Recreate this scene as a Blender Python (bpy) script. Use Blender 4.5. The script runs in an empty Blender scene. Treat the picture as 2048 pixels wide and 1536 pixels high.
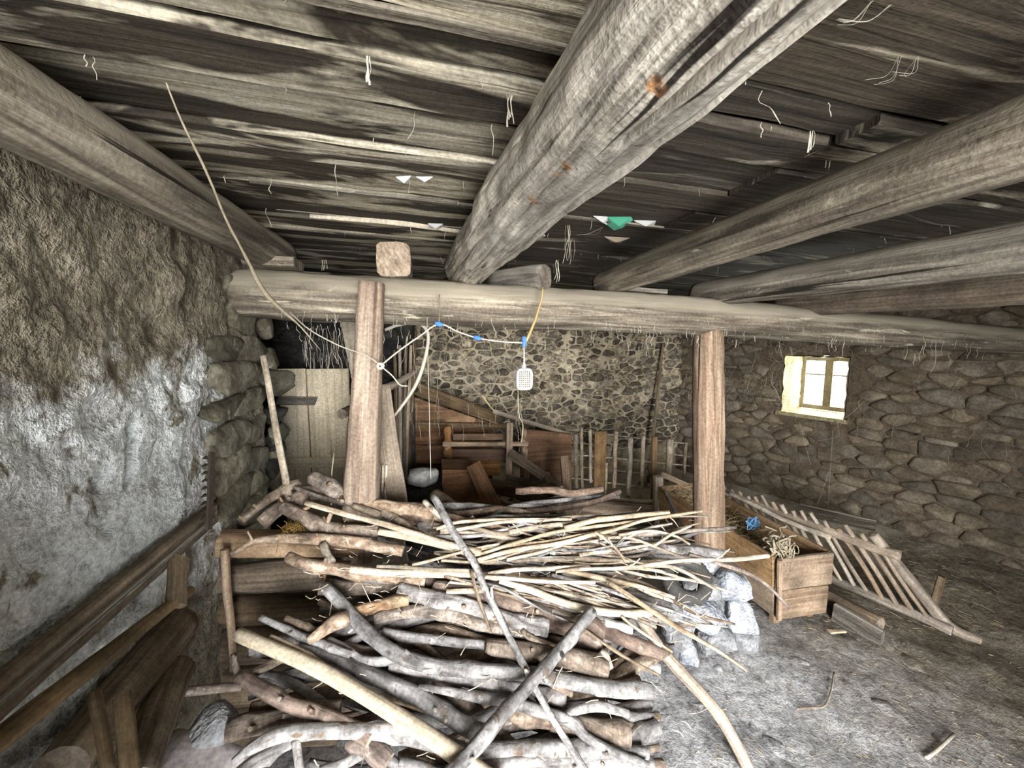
import bpy, math, random
from mathutils import Vector, Matrix, noise

# ---------------------------------------------------------------- camera, world, lights, exposure
SC = bpy.context.scene
COL = SC.collection
EYE = Vector((0.0, 0.0, 1.6))
F = 780.0                                   # focal length in pixels of the 2048 wide frame
YAW, PITCH = math.radians(12.56), math.radians(6.1)
cam_data = bpy.data.cameras.new('camera')
cam_data.sensor_width = 36.0
cam_data.lens = F / 2048.0 * 36.0
cam_data.clip_start = 0.02
camera = bpy.data.objects.new('camera', cam_data)
COL.objects.link(camera)
camera.location = EYE
camera.rotation_euler = (math.radians(90) - PITCH, 0, -YAW)
SC.camera = camera
ROT = camera.rotation_euler.to_matrix()

world = bpy.data.worlds.new('daylight_sky')
SC.world = world
world.use_nodes = True
bg = world.node_tree.nodes['Background']
bg.inputs[0].default_value = (0.86, 0.93, 1.0, 1)
bg.inputs[1].default_value = 16.0

def area_light(name, loc, rot, sx, sy, power, color):
    d = bpy.data.lights.new(name, 'AREA')
    d.shape = 'RECTANGLE'; d.size = sx; d.size_y = sy
    d.energy = power; d.color = color
    o = bpy.data.objects.new(name, d); COL.objects.link(o)
    o.location = loc; o.rotation_euler = rot
    return o
# daylight entering by the open door behind the camera, and by the small window
area_light('door_daylight', (-0.45, -4.5, 1.9), (math.radians(90), 0, 0), 4.1, 4.0, 1350.0, (1.0, 0.97, 0.93))

SC.view_settings.view_transform = 'Standard'
SC.view_settings.look = 'None'
SC.view_settings.gamma = 1.0
SC.view_settings.use_curve_mapping = False
SC.view_settings.exposure = 0.66
SC.cycles.max_bounces = 5
SC.cycles.diffuse_bounces = 3
SC.cycles.glossy_bounces = 1
SC.cycles.caustics_reflective = False
SC.cycles.caustics_refractive = False
SC.cycles.use_adaptive_sampling = True
SC.cycles.adaptive_threshold = 0.2
SC.cycles.adaptive_min_samples = 20

# ---------------------------------------------------------------- helpers
rnd = random.Random(7)
UP = Vector((0, 0, 1))
def V(*a): return Vector(a)
def ray(px, py):
    return ROT @ Vector(((px - 1024.0) / F, -(py - 768.0) / F, -1.0))
def atY(px, py, y): d = ray(px, py); return EYE + d * ((y - EYE.y) / d.y)
def atX(px, py, x): d = ray(px, py); return EYE + d * ((x - EYE.x) / d.x)
def atZ(px, py, z): d = ray(px, py); return EYE + d * ((z - EYE.z) / d.z)
def atD(px, py, f): return EYE + ray(px, py) * f
PILE_A, PILE_B, PILE_C = -0.06, 0.60, -0.08          # heap of branches: z = a + b*y + c*x
def atP(px, py, lift=0.0):
    d = ray(px, py)
    t = (PILE_A + lift + PILE_B * EYE.y + PILE_C * EYE.x - EYE.z) / (d.z - PILE_B * d.y - PILE_C * d.x)
    return EYE + d * t
def fwd(p): return (ROT.inverted() @ (p - EYE)).z * -1.0
def px2m(p, n): return n * fwd(p) / F
def nz(x, y=0.0, z=0.0): return noise.noise(Vector((x, y, z)))

def wloc(o):
    l = Vector((0, 0, 0))
    while o is not None:
        l = l + o.location; o = o.parent
    return l
def mk(name, verts, faces, mat, parent=None, uvs=None, midx=None, smooth=True, keep=False, origin=None):
    """one mesh object with its origin at the middle of its base"""
    if keep: c = Vector((0, 0, 0))
    elif origin is not None: c = origin
    else:
        xs = [v[0] for v in verts]; ys = [v[1] for v in verts]; zs = [v[2] for v in verts]
        c = Vector(((min(xs) + max(xs)) / 2, (min(ys) + max(ys)) / 2, min(zs)))
    me = bpy.data.meshes.new(name)
    me.from_pydata([(v[0] - c.x, v[1] - c.y, v[2] - c.z) for v in verts], [], faces)
    if uvs is not None:
        ul = me.uv_layers.new(name='UVMap')
        ul.data.foreach_set('uv', [q for uv in uvs for q in uv])
    for m in (mat if isinstance(mat, (list, tuple)) else [mat]): me.materials.append(m)
    if midx is not None: me.polygons.foreach_set('material_index', midx)
    if smooth is True: me.polygons.foreach_set('use_smooth', [True] * len(me.polygons))
    elif isinstance(smooth, list): me.polygons.foreach_set('use_smooth', smooth)
    me.update()
    o = bpy.data.objects.new(name, me); COL.objects.link(o)
    o.location = c
    if parent is not None:
        o.parent = parent; o.location = c - wloc(parent)
    return o
def tag(o, label=None, cat=None, group=None, kind=None):
    if label: o['label'] = label
    if cat: o['category'] = cat
    if group: o['group'] = group
    if kind: o['kind'] = kind
    return o
def thing(name, loc, label, cat, group=None):
    o = bpy.data.objects.new(name, None); COL.objects.link(o)
    o.location = loc; o.empty_display_size = 0.05
    return tag(o, label, cat, group)

def catmull(pts, n):
    P = [pts[0] * 2 - pts[1]] + list(pts) + [pts[-1] * 2 - pts[-2]]
    out = []; m = len(pts) - 1
    for i in range(n + 1):
        t = i / n * m; k = min(int(t), m - 1); u = t - k
        a, b, c, d = P[k], P[k + 1], P[k + 2], P[k + 3]
        out.append(0.5 * ((2 * b) + (c - a) * u + (2 * a - 5 * b + 4 * c - d) * u * u + (3 * b - a - 3 * c + d) * u ** 3))
    return out
def lerp_list(r, n):
    if not isinstance(r, (list, tuple)): return [r] * (n + 1)
    out = []
    for i in range(n + 1):
        t = i / n * (len(r) - 1); k = min(int(t), len(r) - 2); u = t - k
        out.append(r[k] * (1 - u) + r[k + 1] * u)
    return out
def tube_data(pts, rads, seg=10, step=0.035, amp=0.08, seed=0.0, groove=None, square=0.0, cap=True, wob=0.0, maxn=70, fl=1.0, ref=None, knots=0):
    L = sum((pts[i + 1] - pts[i]).length for i in range(len(pts) - 1))
    n = max(len(pts) * 2, min(maxn, int(L / step)))
    C = catmull(pts, n); R = lerp_list(rads, n)
    if wob:
        for i in range(n + 1):
            q = i / n * L
            C[i] = C[i] + Vector((nz(q * 4, seed, 1), nz(q * 4, seed, 2), nz(q * 4, seed, 3))) * wob
    T = [(C[min(i + 1, n)] - C[max(i - 1, 0)]).normalized() for i in range(n + 1)]
    a = Vector(ref) if ref else (UP if abs(T[0].z) < 0.9 else Vector((1, 0, 0)))
    u = (a - T[0] * a.dot(T[0])).normalized()
    kr = random.Random(int(seed * 977)); KN = [(kr.random() * L, kr.random() * 6.283, kr.uniform(0.2, 0.5), kr.uniform(0.8, 1.6)) for _ in range(knots)]
    vs, fs, uv, mi, sm = [], [], [], [], []
    s = 0.0; S = []
    for i in range(n + 1):
        if i: s += (C[i] - C[i - 1]).length
        S.append(s)
        u = (u - T[i] * u.dot(T[i])).normalized(); w = T[i].cross(u)
        r = R[i]
        for j in range(seg):
            an = 2 * math.pi * j / seg
            ca, sa = math.cos(an), math.sin(an)
            rr = r * (1 + amp * (nz(ca * 1.3 + seed, sa * 1.3, s * 5 / max(0.3, r * 12)) + 0.6 * nz(ca * 3 + seed, sa * 3, s * 14)))
            for (ks, ka, kh, kw) in KN:
                q = (s - ks) / (r * kw)
                if abs(q) < 2.2: rr += r * kh * math.exp(-q * q) * max(0.12, math.cos(an - ka)) ** 2
            if square:
                q = 1.0 / max(abs(ca), abs(sa)); rr *= (1 - square) + square * min(q, 1.28) * 0.92
            if groove: rr *= groove(s / max(L, 1e-6), an)
            vs.append(C[i] + u * (ca * rr) + w * (sa * rr * fl))
    rm = sum(R) / len(R)
    for i in range(n):
        for j in range(seg):
            k = (j + 1) % seg
            fs.append((i * seg + j, i * seg + k, (i + 1) * seg + k, (i + 1) * seg + j))
            v0, v1 = j / seg * 6.283 * rm, (j + 1) / seg * 6.283 * rm
            uv += [(S[i], v0), (S[i], v1), (S[i + 1], v1), (S[i + 1], v0)]
            mi.append(0); sm.append(True)
    if cap:
        for e, base in ((-1, 0), (1, n * seg)):
            ci = len(vs); cen = C[0] if e < 0 else C[n]
            vs.append(cen + T[0 if e < 0 else n] * (e * R[0 if e < 0 else n] * 0.12))
            for j in range(seg):
                k = (j + 1) % seg
                fs.append((base + k, base + j, ci) if e < 0 else (base + j, base + k, ci))
                for vi in fs[-1]:
                    p = vs[vi] - cen; uv.append((p.x * 2 + p.z, p.y * 2 + p.z))
                mi.append(1); sm.append(False)
    return vs, fs, uv, mi, sm
def tube(name, pts, rads, mat, parent=None, endmat=None, **k):
    k.setdefault('seed', rnd.random() * 50)
    vs, fs, uv, mi, sm = tube_data(pts, rads, **k)
    return mk(name, vs, fs, [mat, endmat or mat], parent, uv, mi, sm)
def merge(parts):
    vs, fs, uv, mi, sm = [], [], [], [], []
    for p in parts:
        o = len(vs); vs += p[0]; fs += [tuple(i + o for i in f) for f in p[1]]
        uv += p[2]; mi += p[3]; sm += p[4]
    return vs, fs, uv, mi, sm
def plank_data(p0, p1, w, t, wdir, rough=0.003, n=None, taper=1.0, seed=None, skew=0.0):
    seed = rnd.random() * 50 if seed is None else seed
    L = (p1 - p0); ln = L.length; L.normalize()
    W = (wdir - L * wdir.dot(L)).normalized(); T = L.cross(W)
    n = n or max(3, min(24, int(ln / 0.07)))
    c = min(0.18 * t, 0.006)
    sec = [(-w / 2 + c, -t / 2), (w / 2 - c, -t / 2), (w / 2, -t / 2 + c), (w / 2, t / 2 - c), (w / 2 - c, t / 2), (-w / 2 + c, t / 2), (-w / 2, t / 2 - c), (-w / 2, -t / 2 + c)]
    per = [0]
    for j in range(8):
        a, b = sec[j], sec[(j + 1) % 8]; per.append(per[-1] + math.hypot(a[0] - b[0], a[1] - b[1]))
    vs, fs, uv, mi, sm = [], [], [], [], []
    for i in range(n + 1):
        q = i / n; k = 1 + (taper - 1) * q
        for j, (a, b) in enumerate(sec):
            e = rough * (nz(q * ln * 6 + seed, j * 0.2 if a < 0 else 9) + 0.7 * nz(q * ln * 19 + seed, 3 + (a > 0)))
            sh = skew * a if i in (0, n) else 0
            vs.append(p0 + L * (ln * q + sh + (rough * 1.5 * nz(seed, a * 30, i) if i in (0, n) else 0)) + W * (a * k + (e if a > 0 else -e)) + T * (b + rough * 0.5 * nz(q * ln * 5 + seed, 7)))
    for i in range(n):
        for j in range(8):
            k = (j + 1) % 8
            fs.append((i * 8 + j, i * 8 + k, i * 8 + 8 + k, i * 8 + 8 + j))
            uv += [(ln * i / n, per[j]), (ln * i / n, per[j + 1]), (ln * (i + 1) / n, per[j + 1]), (ln * (i + 1) / n, per[j])]
            mi.append(0); sm.append(False)
    fs.append(tuple(range(7, -1, -1))); uv += [(sec[j][1] * 3, sec[j][0] * 3) for j in range(7, -1, -1)]
    fs.append(tuple(n * 8 + j for j in range(8))); uv += [(sec[j][1] * 3, sec[j][0] * 3) for j in range(8)]
    mi += [1, 1]; sm += [False, False]
    # turn the faces outward if the frame came out left-handed
    return vs, fs, uv, mi, sm
def plank(name, p0, p1, w, t, wdir, mat, parent=None, endmat=None, **k):
    vs, fs, uv, mi, sm = plank_data(p0, p1, w, t, wdir, **k)
    return mk(name, vs, fs, [mat, endmat or mat], parent, uv, mi, sm)

_ico = {}
def ico(sub):
    if sub not in _ico:
        import bmesh
        bm = bmesh.new(); bmesh.ops.create_icosphere(bm, subdivisions=sub, radius=1)
        bm.verts.ensure_lookup_table()
        _ico[sub] = ([v.co.copy() for v in bm.verts], [tuple(v.index for v in f.verts) for f in bm.faces]); bm.free()
    return _ico[sub]
def rock_data(c, size, seed, sub=3, amp=0.3, facet=0.0, rot=None, boxy=0.0):
    V0, F0 = ico(sub); vs = []
    for v in V0:
        n = 1 + amp * (nz(v.x * 1.2 + seed, v.y * 1.2, v.z * 1.2) + 0.45 * nz(v.x * 3 + seed, v.y * 3, v.z * 3) + 0.15 * nz(v.x * 8 + seed, v.y * 8, v.z * 8))
        p = v * n
        if boxy: p = p * (1.0 / max(abs(v.x), abs(v.y), abs(v.z))) ** boxy * (1 - 0.18 * boxy)
        if facet:                                  # clip by random planes so the rock has broken faces
            rr = random.Random(int(seed * 1000))
            for _ in range(int(facet)):
                d = Vector((rr.uniform(-1, 1), rr.uniform(-1, 1), rr.uniform(-1, 1))).normalized(); h = rr.uniform(0.55, 0.85)
                q = p.dot(d)
                if q > h: p = p - d * (q - h) * 0.92
        p = Vector((p.x * size[0], p.y * size[1], p.z * size[2]))
        if rot is not None: p = rot @ p
        vs.append(c + p)
    return vs, F0
def rock(name, c, size, mat, parent=None, seed=None, sub=3, amp=0.3, facet=6, rot=None, smooth=True, boxy=0.0):
    vs, fs = rock_data(c, size, rnd.random() * 90 if seed is None else seed, sub, amp, facet, rot, boxy)
    return mk(name, vs, list(fs), mat, parent, None, None, smooth)

# ---------------------------------------------------------------- materials
class NT:
    def __init__(s, name):
        s.m = bpy.data.materials.new(name); s.m.use_nodes = True
        s.t = s.m.node_tree; s.n = s.t.nodes; s.l = s.t.links
        s.b = s.n['Principled BSDF']; s.b.inputs['Roughness'].default_value = 0.9
        s.b.inputs['Specular IOR Level'].default_value = 0.2
    def add(s, t, **k):
        n = s.n.new(t)
        for a, v in k.items(): setattr(n, a, v)
        return n
    def link(s, a, b): s.l.new(a, b)
    def noise(s, vec, scale, detail=4, rough=0.6, dist=0.0):
        n = s.add('ShaderNodeTexNoise'); n.inputs['Scale'].default_value = scale; n.inputs['Detail'].default_value = detail
        n.inputs['Roughness'].default_value = rough; n.inputs['Distortion'].default_value = dist
        if vec is not None: s.link(vec, n.inputs['Vector'])
        return n.outputs['Fac']
    def ramp(s, fac, stops, interp='LINEAR'):
        r = s.add('ShaderNodeValToRGB'); r.color_ramp.interpolation = interp
        e = r.color_ramp.elements
        while len(e) < len(stops): e.new(0.5)
        for el, (p, c) in zip(e, stops):
            el.position = p; el.color = (c, c, c, 1) if isinstance(c, (int, float)) else (*c, 1)
        s.link(fac, r.inputs[0]); return r.outputs[0]
    def mix(s, fac, a, b, mode='MIX'):
        m = s.add('ShaderNodeMix', data_type='RGBA', blend_type=mode)
        for sock, v in ((m.inputs[0], fac), (m.inputs[6], a), (m.inputs[7], b)):
            if hasattr(v, 'is_output'): s.link(v, sock)
            elif isinstance(v, (int, float)): sock.default_value = v if sock.type == 'VALUE' else (v, v, v, 1)
            else: sock.default_value = (*v, 1)
        return m.outputs[2]
    def math(s, op, a, b=0.0, clamp=False):
        m = s.add('ShaderNodeMath', operation=op, use_clamp=clamp)
        for i, v in enumerate((a, b)):
            if hasattr(v, 'is_output'): s.link(v, m.inputs[i])
            else: m.inputs[i].default_value = v
        return m.outputs[0]
    def bump(s, h, strength=0.4, dist=0.01):
        b = s.add('ShaderNodeBump'); b.inputs['Strength'].default_value = strength; b.inputs['Distance'].default_value = dist
        s.link(h, b.inputs['Height']); s.link(b.outputs[0], s.b.inputs['Normal'])
    def base(s, c): s.link(c, s.b.inputs['Base Color'])
    def rand(s): return s.add('ShaderNodeObjectInfo').outputs['Random']
    def obj(s): return s.add('ShaderNodeTexCoord').outputs['Object']
    def mapping(s, vec, scale, loc=None):
        m = s.add('ShaderNodeMapping'); m.inputs['Scale'].default_value = scale
        s.link(vec, m.inputs['Vector'])
        if loc is not None: s.link(loc, m.inputs['Location'])
        return m.outputs[0]
def shift(t):                                    # an offset of its own for each object
    r = t.rand(); c = t.add('ShaderNodeCombineXYZ')
    t.link(t.math('MULTIPLY', r, 37.0), c.inputs[0]); t.link(t.math('MULTIPLY', r, 91.0), c.inputs[1]); t.link(t.math('MULTIPLY', r, 13.0), c.inputs[2])
    return r, c.outputs[0]
def hsv_var(t, col, r, lo=0.75, hi=1.25, sat=0.25):
    h = t.add('ShaderNodeHueSaturation')
    t.link(t.math('ADD', t.math('MULTIPLY', r, hi - lo), lo), h.inputs['Value'])
    rr = t.math('FRACT', t.math('MULTIPLY', r, 7.77))
    t.link(t.math('ADD', t.math('MULTIPLY', rr, 2 * sat), 1 - sat), h.inputs['Saturation'])
    t.link(col, h.inputs['Color']); return h.outputs[0]
def wood(name, dark, mid, light, gs=(3.0, 60.0), blotch=4.0, blot=(0.45, 1.25), bump=0.35, var=(0.75, 1.25), spots=None, spot_scale=8.0, spot_lim=0.62, crack=0.0, rings=0.0, dust=None, along=False):
    t = NT(name); r, off = shift(t)
    uv = t.add('ShaderNodeTexCoord').outputs['UV']
    g = t.mapping(uv, (gs[0], gs[1], 1), off)
    n = t.noise(g, 1.0, 4, 0.65, 0.6)
    col = t.ramp(n, [(0.28, dark), (0.48, mid), (0.72, light)])
    o = t.mapping(t.obj(), (1, 1, 1), off)
    bl = t.noise(t.mapping(uv, (1.3, 10, 1), off) if along else o, 1.0 if along else blotch, 3, 0.65)
    col = t.mix(1.0, col, t.ramp(bl, [(0.3, blot[0]), (0.7, blot[1])]), 'MULTIPLY')
    if spots:
        sp = t.noise(t.mapping(uv, (3, 22, 1), off) if along else o, 1.0 if along else spot_scale, 3, 0.7, 0.8)
        col = t.mix(t.ramp(sp, [(spot_lim, 0.0), (spot_lim + 0.06, 1.0)]), col, spots)
    if crack:
        ck = t.noise(t.mapping(uv, (1.2, 38, 1), off), 1.0, 3, 0.5, 0.3)
        col = t.mix(t.ramp(ck, [(0.30, 1.0), (0.34, 0.0)]), col, (0.02, 0.016, 0.012))
    if rings:
        rg = t.noise(t.mapping(uv, (130, 22, 1), off), 1.0, 3, 0.6)
        col = t.mix(rings, col, t.ramp(rg, [(0.32, 0.35), (0.6, 1.25)]), 'MULTIPLY')
        kn = t.add('ShaderNodeTexVoronoi'); t.link(t.mapping(uv, (9, 16, 1), off), kn.inputs['Vector']); kn.inputs['Scale'].default_value = 1.0
        col = t.mix(t.ramp(kn.outputs['Distance'], [(0.06, 1.0), (0.13, 0.0)]), col, dark)
    fine = t.noise(o, 90, 2, 0.7)
    col = t.mix(0.5, col, t.ramp(fine, [(0.3, 0.4), (0.7, 1.4)]), 'MULTIPLY')
    if dust:                                     # dust settled on whatever faces up
        sp_ = t.add('ShaderNodeSeparateXYZ'); t.link(t.add('ShaderNodeNewGeometry').outputs['Normal'], sp_.inputs[0])
        dz = t.math('ADD', sp_.outputs[2], t.math('MULTIPLY', t.math('SUBTRACT', bl, 0.5), 0.7))
        col = t.mix(t.ramp(dz, [(0.05, 0.0), (0.45, 0.85)]), col, dust)
    t.base(hsv_var(t, col, r, *var))
    h = t.math('ADD', n, t.math('MULTIPLY', fine, 0.4))
    t.bump(h, bump, 0.006)
    return t.m
def mottled(name, cols, scale=6, fine=60, bump=0.5, bd=0.01, var=(0.8, 1.2), detail=4, rough=0.95, spots=None, sl=0.6, ss=9):
    t = NT(name); r, off = shift(t); o = t.mapping(t.obj(), (1, 1, 1), off)
    n = t.noise(o, scale, detail, 0.65, 0.3); k = len(cols) - 1
    col = t.ramp(n, [(0.28 + 0.44 * i / k, c) for i, c in enumerate(cols)])
    f = t.noise(o, fine, 2, 0.7)
    col = t.mix(0.6, col, t.ramp(f, [(0.3, 0.45), (0.7, 1.45)]), 'MULTIPLY')
    if spots:
        sp = t.noise(o, ss, 5, 0.7, 0.5)
        col = t.mix(t.ramp(sp, [(sl, 0.0), (sl + 0.08, 1.0)]), col, spots)
    t.base(hsv_var(t, col, r, var[0], var[1], 0.15))
    t.b.inputs['Roughness'].default_value = rough
    t.bump(t.math('ADD', n, t.math('MULTIPLY', f, 0.5)), bump, bd)
    return t.m
def plain(name, c, rough=0.7, bump=0.0):
    t = NT(name); t.b.inputs['Base Color'].default_value = (*c, 1); t.b.inputs['Roughness'].default_value = rough
    if bump:
        f = t.noise(t.obj(), 60, 4, 0.6); t.bump(f, bump, 0.003)
        t.base(t.mix(0.5, c, t.ramp(f, [(0.3, 0.5), (0.7, 1.4)]), 'MULTIPLY'))
    return t.m

M = {}
M['beam_pale'] = wood('weathered_pale_timber', (0.07, 0.058, 0.046), (0.46, 0.415, 0.35), (0.82, 0.77, 0.68), (2.6, 55), 7, (0.30, 1.25), 0.9, (0.95, 1.05), spots=(0.09, 0.07, 0.055), spot_scale=9.0, spot_lim=0.66, crack=1, along=True)
M['beam_grey'] = wood('grey_dusty_timber', (0.045, 0.037, 0.03), (0.15, 0.13, 0.106), (0.37, 0.335, 0.275), (2.0, 36), 7, (0.3, 1.35), 0.7, (0.95, 1.05), spots=(0.42, 0.385, 0.32), spot_scale=7, spot_lim=0.62, crack=1, dust=(0.31, 0.28, 0.23), along=True)
M['beam_brown'] = wood('brown_stripped_timber', (0.10, 0.066, 0.045), (0.27, 0.19, 0.135), (0.46, 0.37, 0.28), (1.8, 40), 6, (0.5, 1.25), 0.5, (0.97, 1.03), crack=1, along=True)
M['ceiling'] = None
M['door'] = wood('pale_door_boards', (0.46, 0.38, 0.27), (0.74, 0.65, 0.50), (0.84, 0.77, 0.63), (1.5, 35), 4, (0.7, 1.1), 0.15, (0.95, 1.1))
M['brown'] = wood('dark_brown_boards', (0.055, 0.03, 0.016), (0.12, 0.065, 0.036), (0.20, 0.12, 0.07), (1.5, 40), 5, (0.5, 1.3), 0.25)
M['brown_worn'] = wood('worn_brown_board', (0.09, 0.05, 0.025), (0.18, 0.10, 0.05), (0.28, 0.165, 0.085), (1.5, 40), 5, (0.6, 1.3), 0.25, spots=(0.36, 0.22, 0.12), spot_scale=3.0, spot_lim=0.60)
M['trough'] = wood('trough_boards', (0.15, 0.09, 0.05), (0.30, 0.20, 0.12), (0.42, 0.30, 0.19), (1.8, 40), 6, (0.5, 1.2), 0.3)
M['rack'] = wood('rack_poles', (0.13, 0.10, 0.075), (0.28, 0.22, 0.165), (0.45, 0.38, 0.30), (2, 50), 5, (0.6, 1.2), 0.35)
M['grey_branch'] = wood('grey_bark', (0.075, 0.065, 0.06), (0.28, 0.265, 0.257), (0.52, 0.50, 0.49), (9, 26), 14, (0.4, 1.25), 0.7, (0.7, 1.2), spots=(0.13, 0.095, 0.065), spot_scale=13, spot_lim=0.60, rings=0.28)
M['brown_branch'] = wood('brown_bark', (0.07, 0.05, 0.04), (0.20, 0.155, 0.12), (0.40, 0.34, 0.28), (9, 30), 14, (0.4, 1.3), 0.8, (0.7, 1.2), spots=(0.38, 0.27, 0.17), spot_scale=11, spot_lim=0.66, rings=0.35)
M['rough_branch'] = wood('flaking_bark', (0.10, 0.065, 0.045), (0.30, 0.21, 0.145), (0.55, 0.45, 0.34), (16, 30), 20, (0.35, 1.35), 0.9, (0.8, 1.15), spots=(0.52, 0.47, 0.40), spot_scale=26, spot_lim=0.63)
M['red_branch'] = wood('reddish_bark', (0.075, 0.05, 0.04), (0.20, 0.145, 0.115), (0.38, 0.30, 0.24), (5, 34), 14, (0.4, 1.3), 0.8, (0.8, 1.15), spots=(0.42, 0.36, 0.30), spot_scale=16, spot_lim=0.64)
M['pale_pole'] = wood('peeled_pole', (0.30, 0.245, 0.175), (0.50, 0.43, 0.33), (0.62, 0.55, 0.44), (2.5, 30), 9, (0.7, 1.15), 0.25, (0.9, 1.15))
M['stick'] = wood('dry_stick', (0.20, 0.145, 0.10), (0.44, 0.36, 0.27), (0.68, 0.60, 0.48), (6, 40), 16, (0.5, 1.25), 0.4, (0.5, 1.15))
M['cut'] = wood('cut_wood_end', (0.25, 0.17, 0.09), (0.46, 0.35, 0.22), (0.58, 0.48, 0.34), (30, 30), 20, (0.7, 1.2), 0.2)
M['cut_dark'] = wood('weathered_wood_end', (0.10, 0.075, 0.055), (0.24, 0.19, 0.145), (0.36, 0.30, 0.24), (30, 30), 20, (0.7, 1.2), 0.3)
M['dark_log'] = wood('old_stacked_log', (0.06, 0.042, 0.027), (0.14, 0.102, 0.066), (0.25, 0.19, 0.13), (2.2, 55), 6, (0.5, 1.2), 0.5)
M['stone_back'] = mottled('dark_rubble', [(0.05, 0.043, 0.033), (0.14, 0.12, 0.092), (0.27, 0.23, 0.175)], 14, 70, 0.8, 0.012, (0.5, 1.5), spots=(0.42, 0.355, 0.25), sl=0.52, ss=10)
M['mortar_back'] = mottled('pale_earth_mortar', [(0.14, 0.115, 0.08), (0.45, 0.38, 0.27), (0.68, 0.59, 0.43)], 5, 55, 0.9, 0.02)
M['stone_right'] = mottled('brown_rubble', [(0.075, 0.06, 0.044), (0.15, 0.123, 0.09), (0.24, 0.20, 0.152)], 9, 60, 0.6, 0.008, (0.6, 1.35))
M['mortar_right'] = mottled('dark_earth_mortar', [(0.06, 0.045, 0.032), (0.12, 0.095, 0.068), (0.18, 0.145, 0.11)], 9, 55, 0.9, 0.015)
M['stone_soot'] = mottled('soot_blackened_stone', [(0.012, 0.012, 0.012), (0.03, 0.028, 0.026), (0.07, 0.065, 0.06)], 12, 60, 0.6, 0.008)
M['pier'] = mottled('pier_stone', [(0.04, 0.036, 0.027), (0.12, 0.108, 0.078), (0.24, 0.22, 0.17)], 12, 50, 0.8, 0.01, (0.6, 1.2), spots=(0.48, 0.46, 0.38), sl=0.63, ss=11)
M['grey_rock'] = mottled('pedestal_rock', [(0.09, 0.09, 0.092), (0.21, 0.21, 0.215), (0.38, 0.385, 0.40)], 12, 60, 1.0, 0.02, (0.8, 1.15))
M['lime_rock'] = mottled('lime_daubed_rock', [(0.16, 0.17, 0.185), (0.36, 0.38, 0.42), (0.62, 0.65, 0.70)], 12, 50, 1.0, 0.03, (0.9, 1.1))
M['reveal'] = mottled('lime_window_reveal', [(0.24, 0.20, 0.11), (0.38, 0.33, 0.20), (0.50, 0.45, 0.31)], 16, 70, 1.0, 0.02)
M['straw'] = plain('straw', (0.50, 0.40, 0.24), 0.8)
M['web'] = plain('dusty_cobweb', (0.40, 0.37, 0.31), 1.0)
M['twine_blue'] = plain('blue_twine', (0.22, 0.48, 0.80), 0.6)
M['tape_blue'] = plain('blue_tape', (0.06, 0.17, 0.55), 0.5)
M['wire'] = plain('dusty_pale_wire', (0.46, 0.42, 0.35), 0.6)
M['rope'] = plain('dusty_rope', (0.34, 0.29, 0.21), 0.95, 0.8)
M['cord_orange'] = plain('orange_cord', (0.52, 0.36, 0.16), 0.8)
M['plastic_white'] = plain('white_plastic', (0.42, 0.42, 0.40), 0.5)
M['porcelain'] = plain('porcelain', (0.36, 0.33, 0.27), 0.35)
M['dark_gap'] = plain('soot', (0.012, 0.011, 0.010), 1.0)
M['rust'] = plain('rusty_iron', (0.055, 0.042, 0.034), 0.8, 0.5)
M['rubber'] = plain('dusty_rubber', (0.06, 0.058, 0.055), 0.75, 0.4)
M['green_bag'] = plain('green_plastic', (0.10, 0.45, 0.30), 0.5)
M['white_paper'] = plain('white_paper', (0.55, 0.56, 0.56), 0.8)
M['tan_paper'] = plain('tan_paper', (0.34, 0.28, 0.21), 0.9)
M['moss'] = plain('dry_moss', (0.20, 0.12, 0.03), 1.0)
M['white_block'] = mottled('whitewashed_block', [(0.35, 0.35, 0.35), (0.70, 0.70, 0.68), (0.85, 0.85, 0.83)], 9, 50, 0.6, 0.01)
M['iron'] = plain('dark_iron', (0.03, 0.028, 0.026), 0.6, 0.3)
# ---------------------------------------------------------------- special materials: ceiling boards, plaster, floor
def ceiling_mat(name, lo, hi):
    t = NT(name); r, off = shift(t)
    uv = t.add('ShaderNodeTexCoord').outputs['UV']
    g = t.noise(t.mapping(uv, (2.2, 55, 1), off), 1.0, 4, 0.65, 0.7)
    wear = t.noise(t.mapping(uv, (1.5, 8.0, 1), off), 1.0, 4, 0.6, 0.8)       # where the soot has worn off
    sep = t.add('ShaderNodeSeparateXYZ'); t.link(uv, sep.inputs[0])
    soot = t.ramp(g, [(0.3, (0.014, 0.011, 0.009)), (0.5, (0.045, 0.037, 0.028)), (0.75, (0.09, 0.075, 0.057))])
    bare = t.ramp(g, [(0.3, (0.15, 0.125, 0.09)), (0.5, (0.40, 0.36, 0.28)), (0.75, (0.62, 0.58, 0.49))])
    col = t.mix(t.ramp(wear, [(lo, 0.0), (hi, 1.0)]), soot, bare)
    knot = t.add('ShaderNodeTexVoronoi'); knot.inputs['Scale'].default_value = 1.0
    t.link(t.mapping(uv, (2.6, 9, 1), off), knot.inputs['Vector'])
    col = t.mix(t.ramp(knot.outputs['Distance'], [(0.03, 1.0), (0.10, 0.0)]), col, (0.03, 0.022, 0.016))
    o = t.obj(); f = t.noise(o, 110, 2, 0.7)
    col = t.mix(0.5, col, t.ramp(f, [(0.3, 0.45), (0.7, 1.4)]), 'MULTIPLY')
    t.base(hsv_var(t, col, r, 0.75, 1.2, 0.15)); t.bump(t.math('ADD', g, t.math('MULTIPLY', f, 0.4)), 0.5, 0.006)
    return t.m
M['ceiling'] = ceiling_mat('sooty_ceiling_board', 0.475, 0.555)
M['ceiling_dark'] = ceiling_mat('darker_ceiling_board', 0.56, 0.68)  # higher thresholds leave fewer pale patches; used on the right-hand boards
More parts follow.
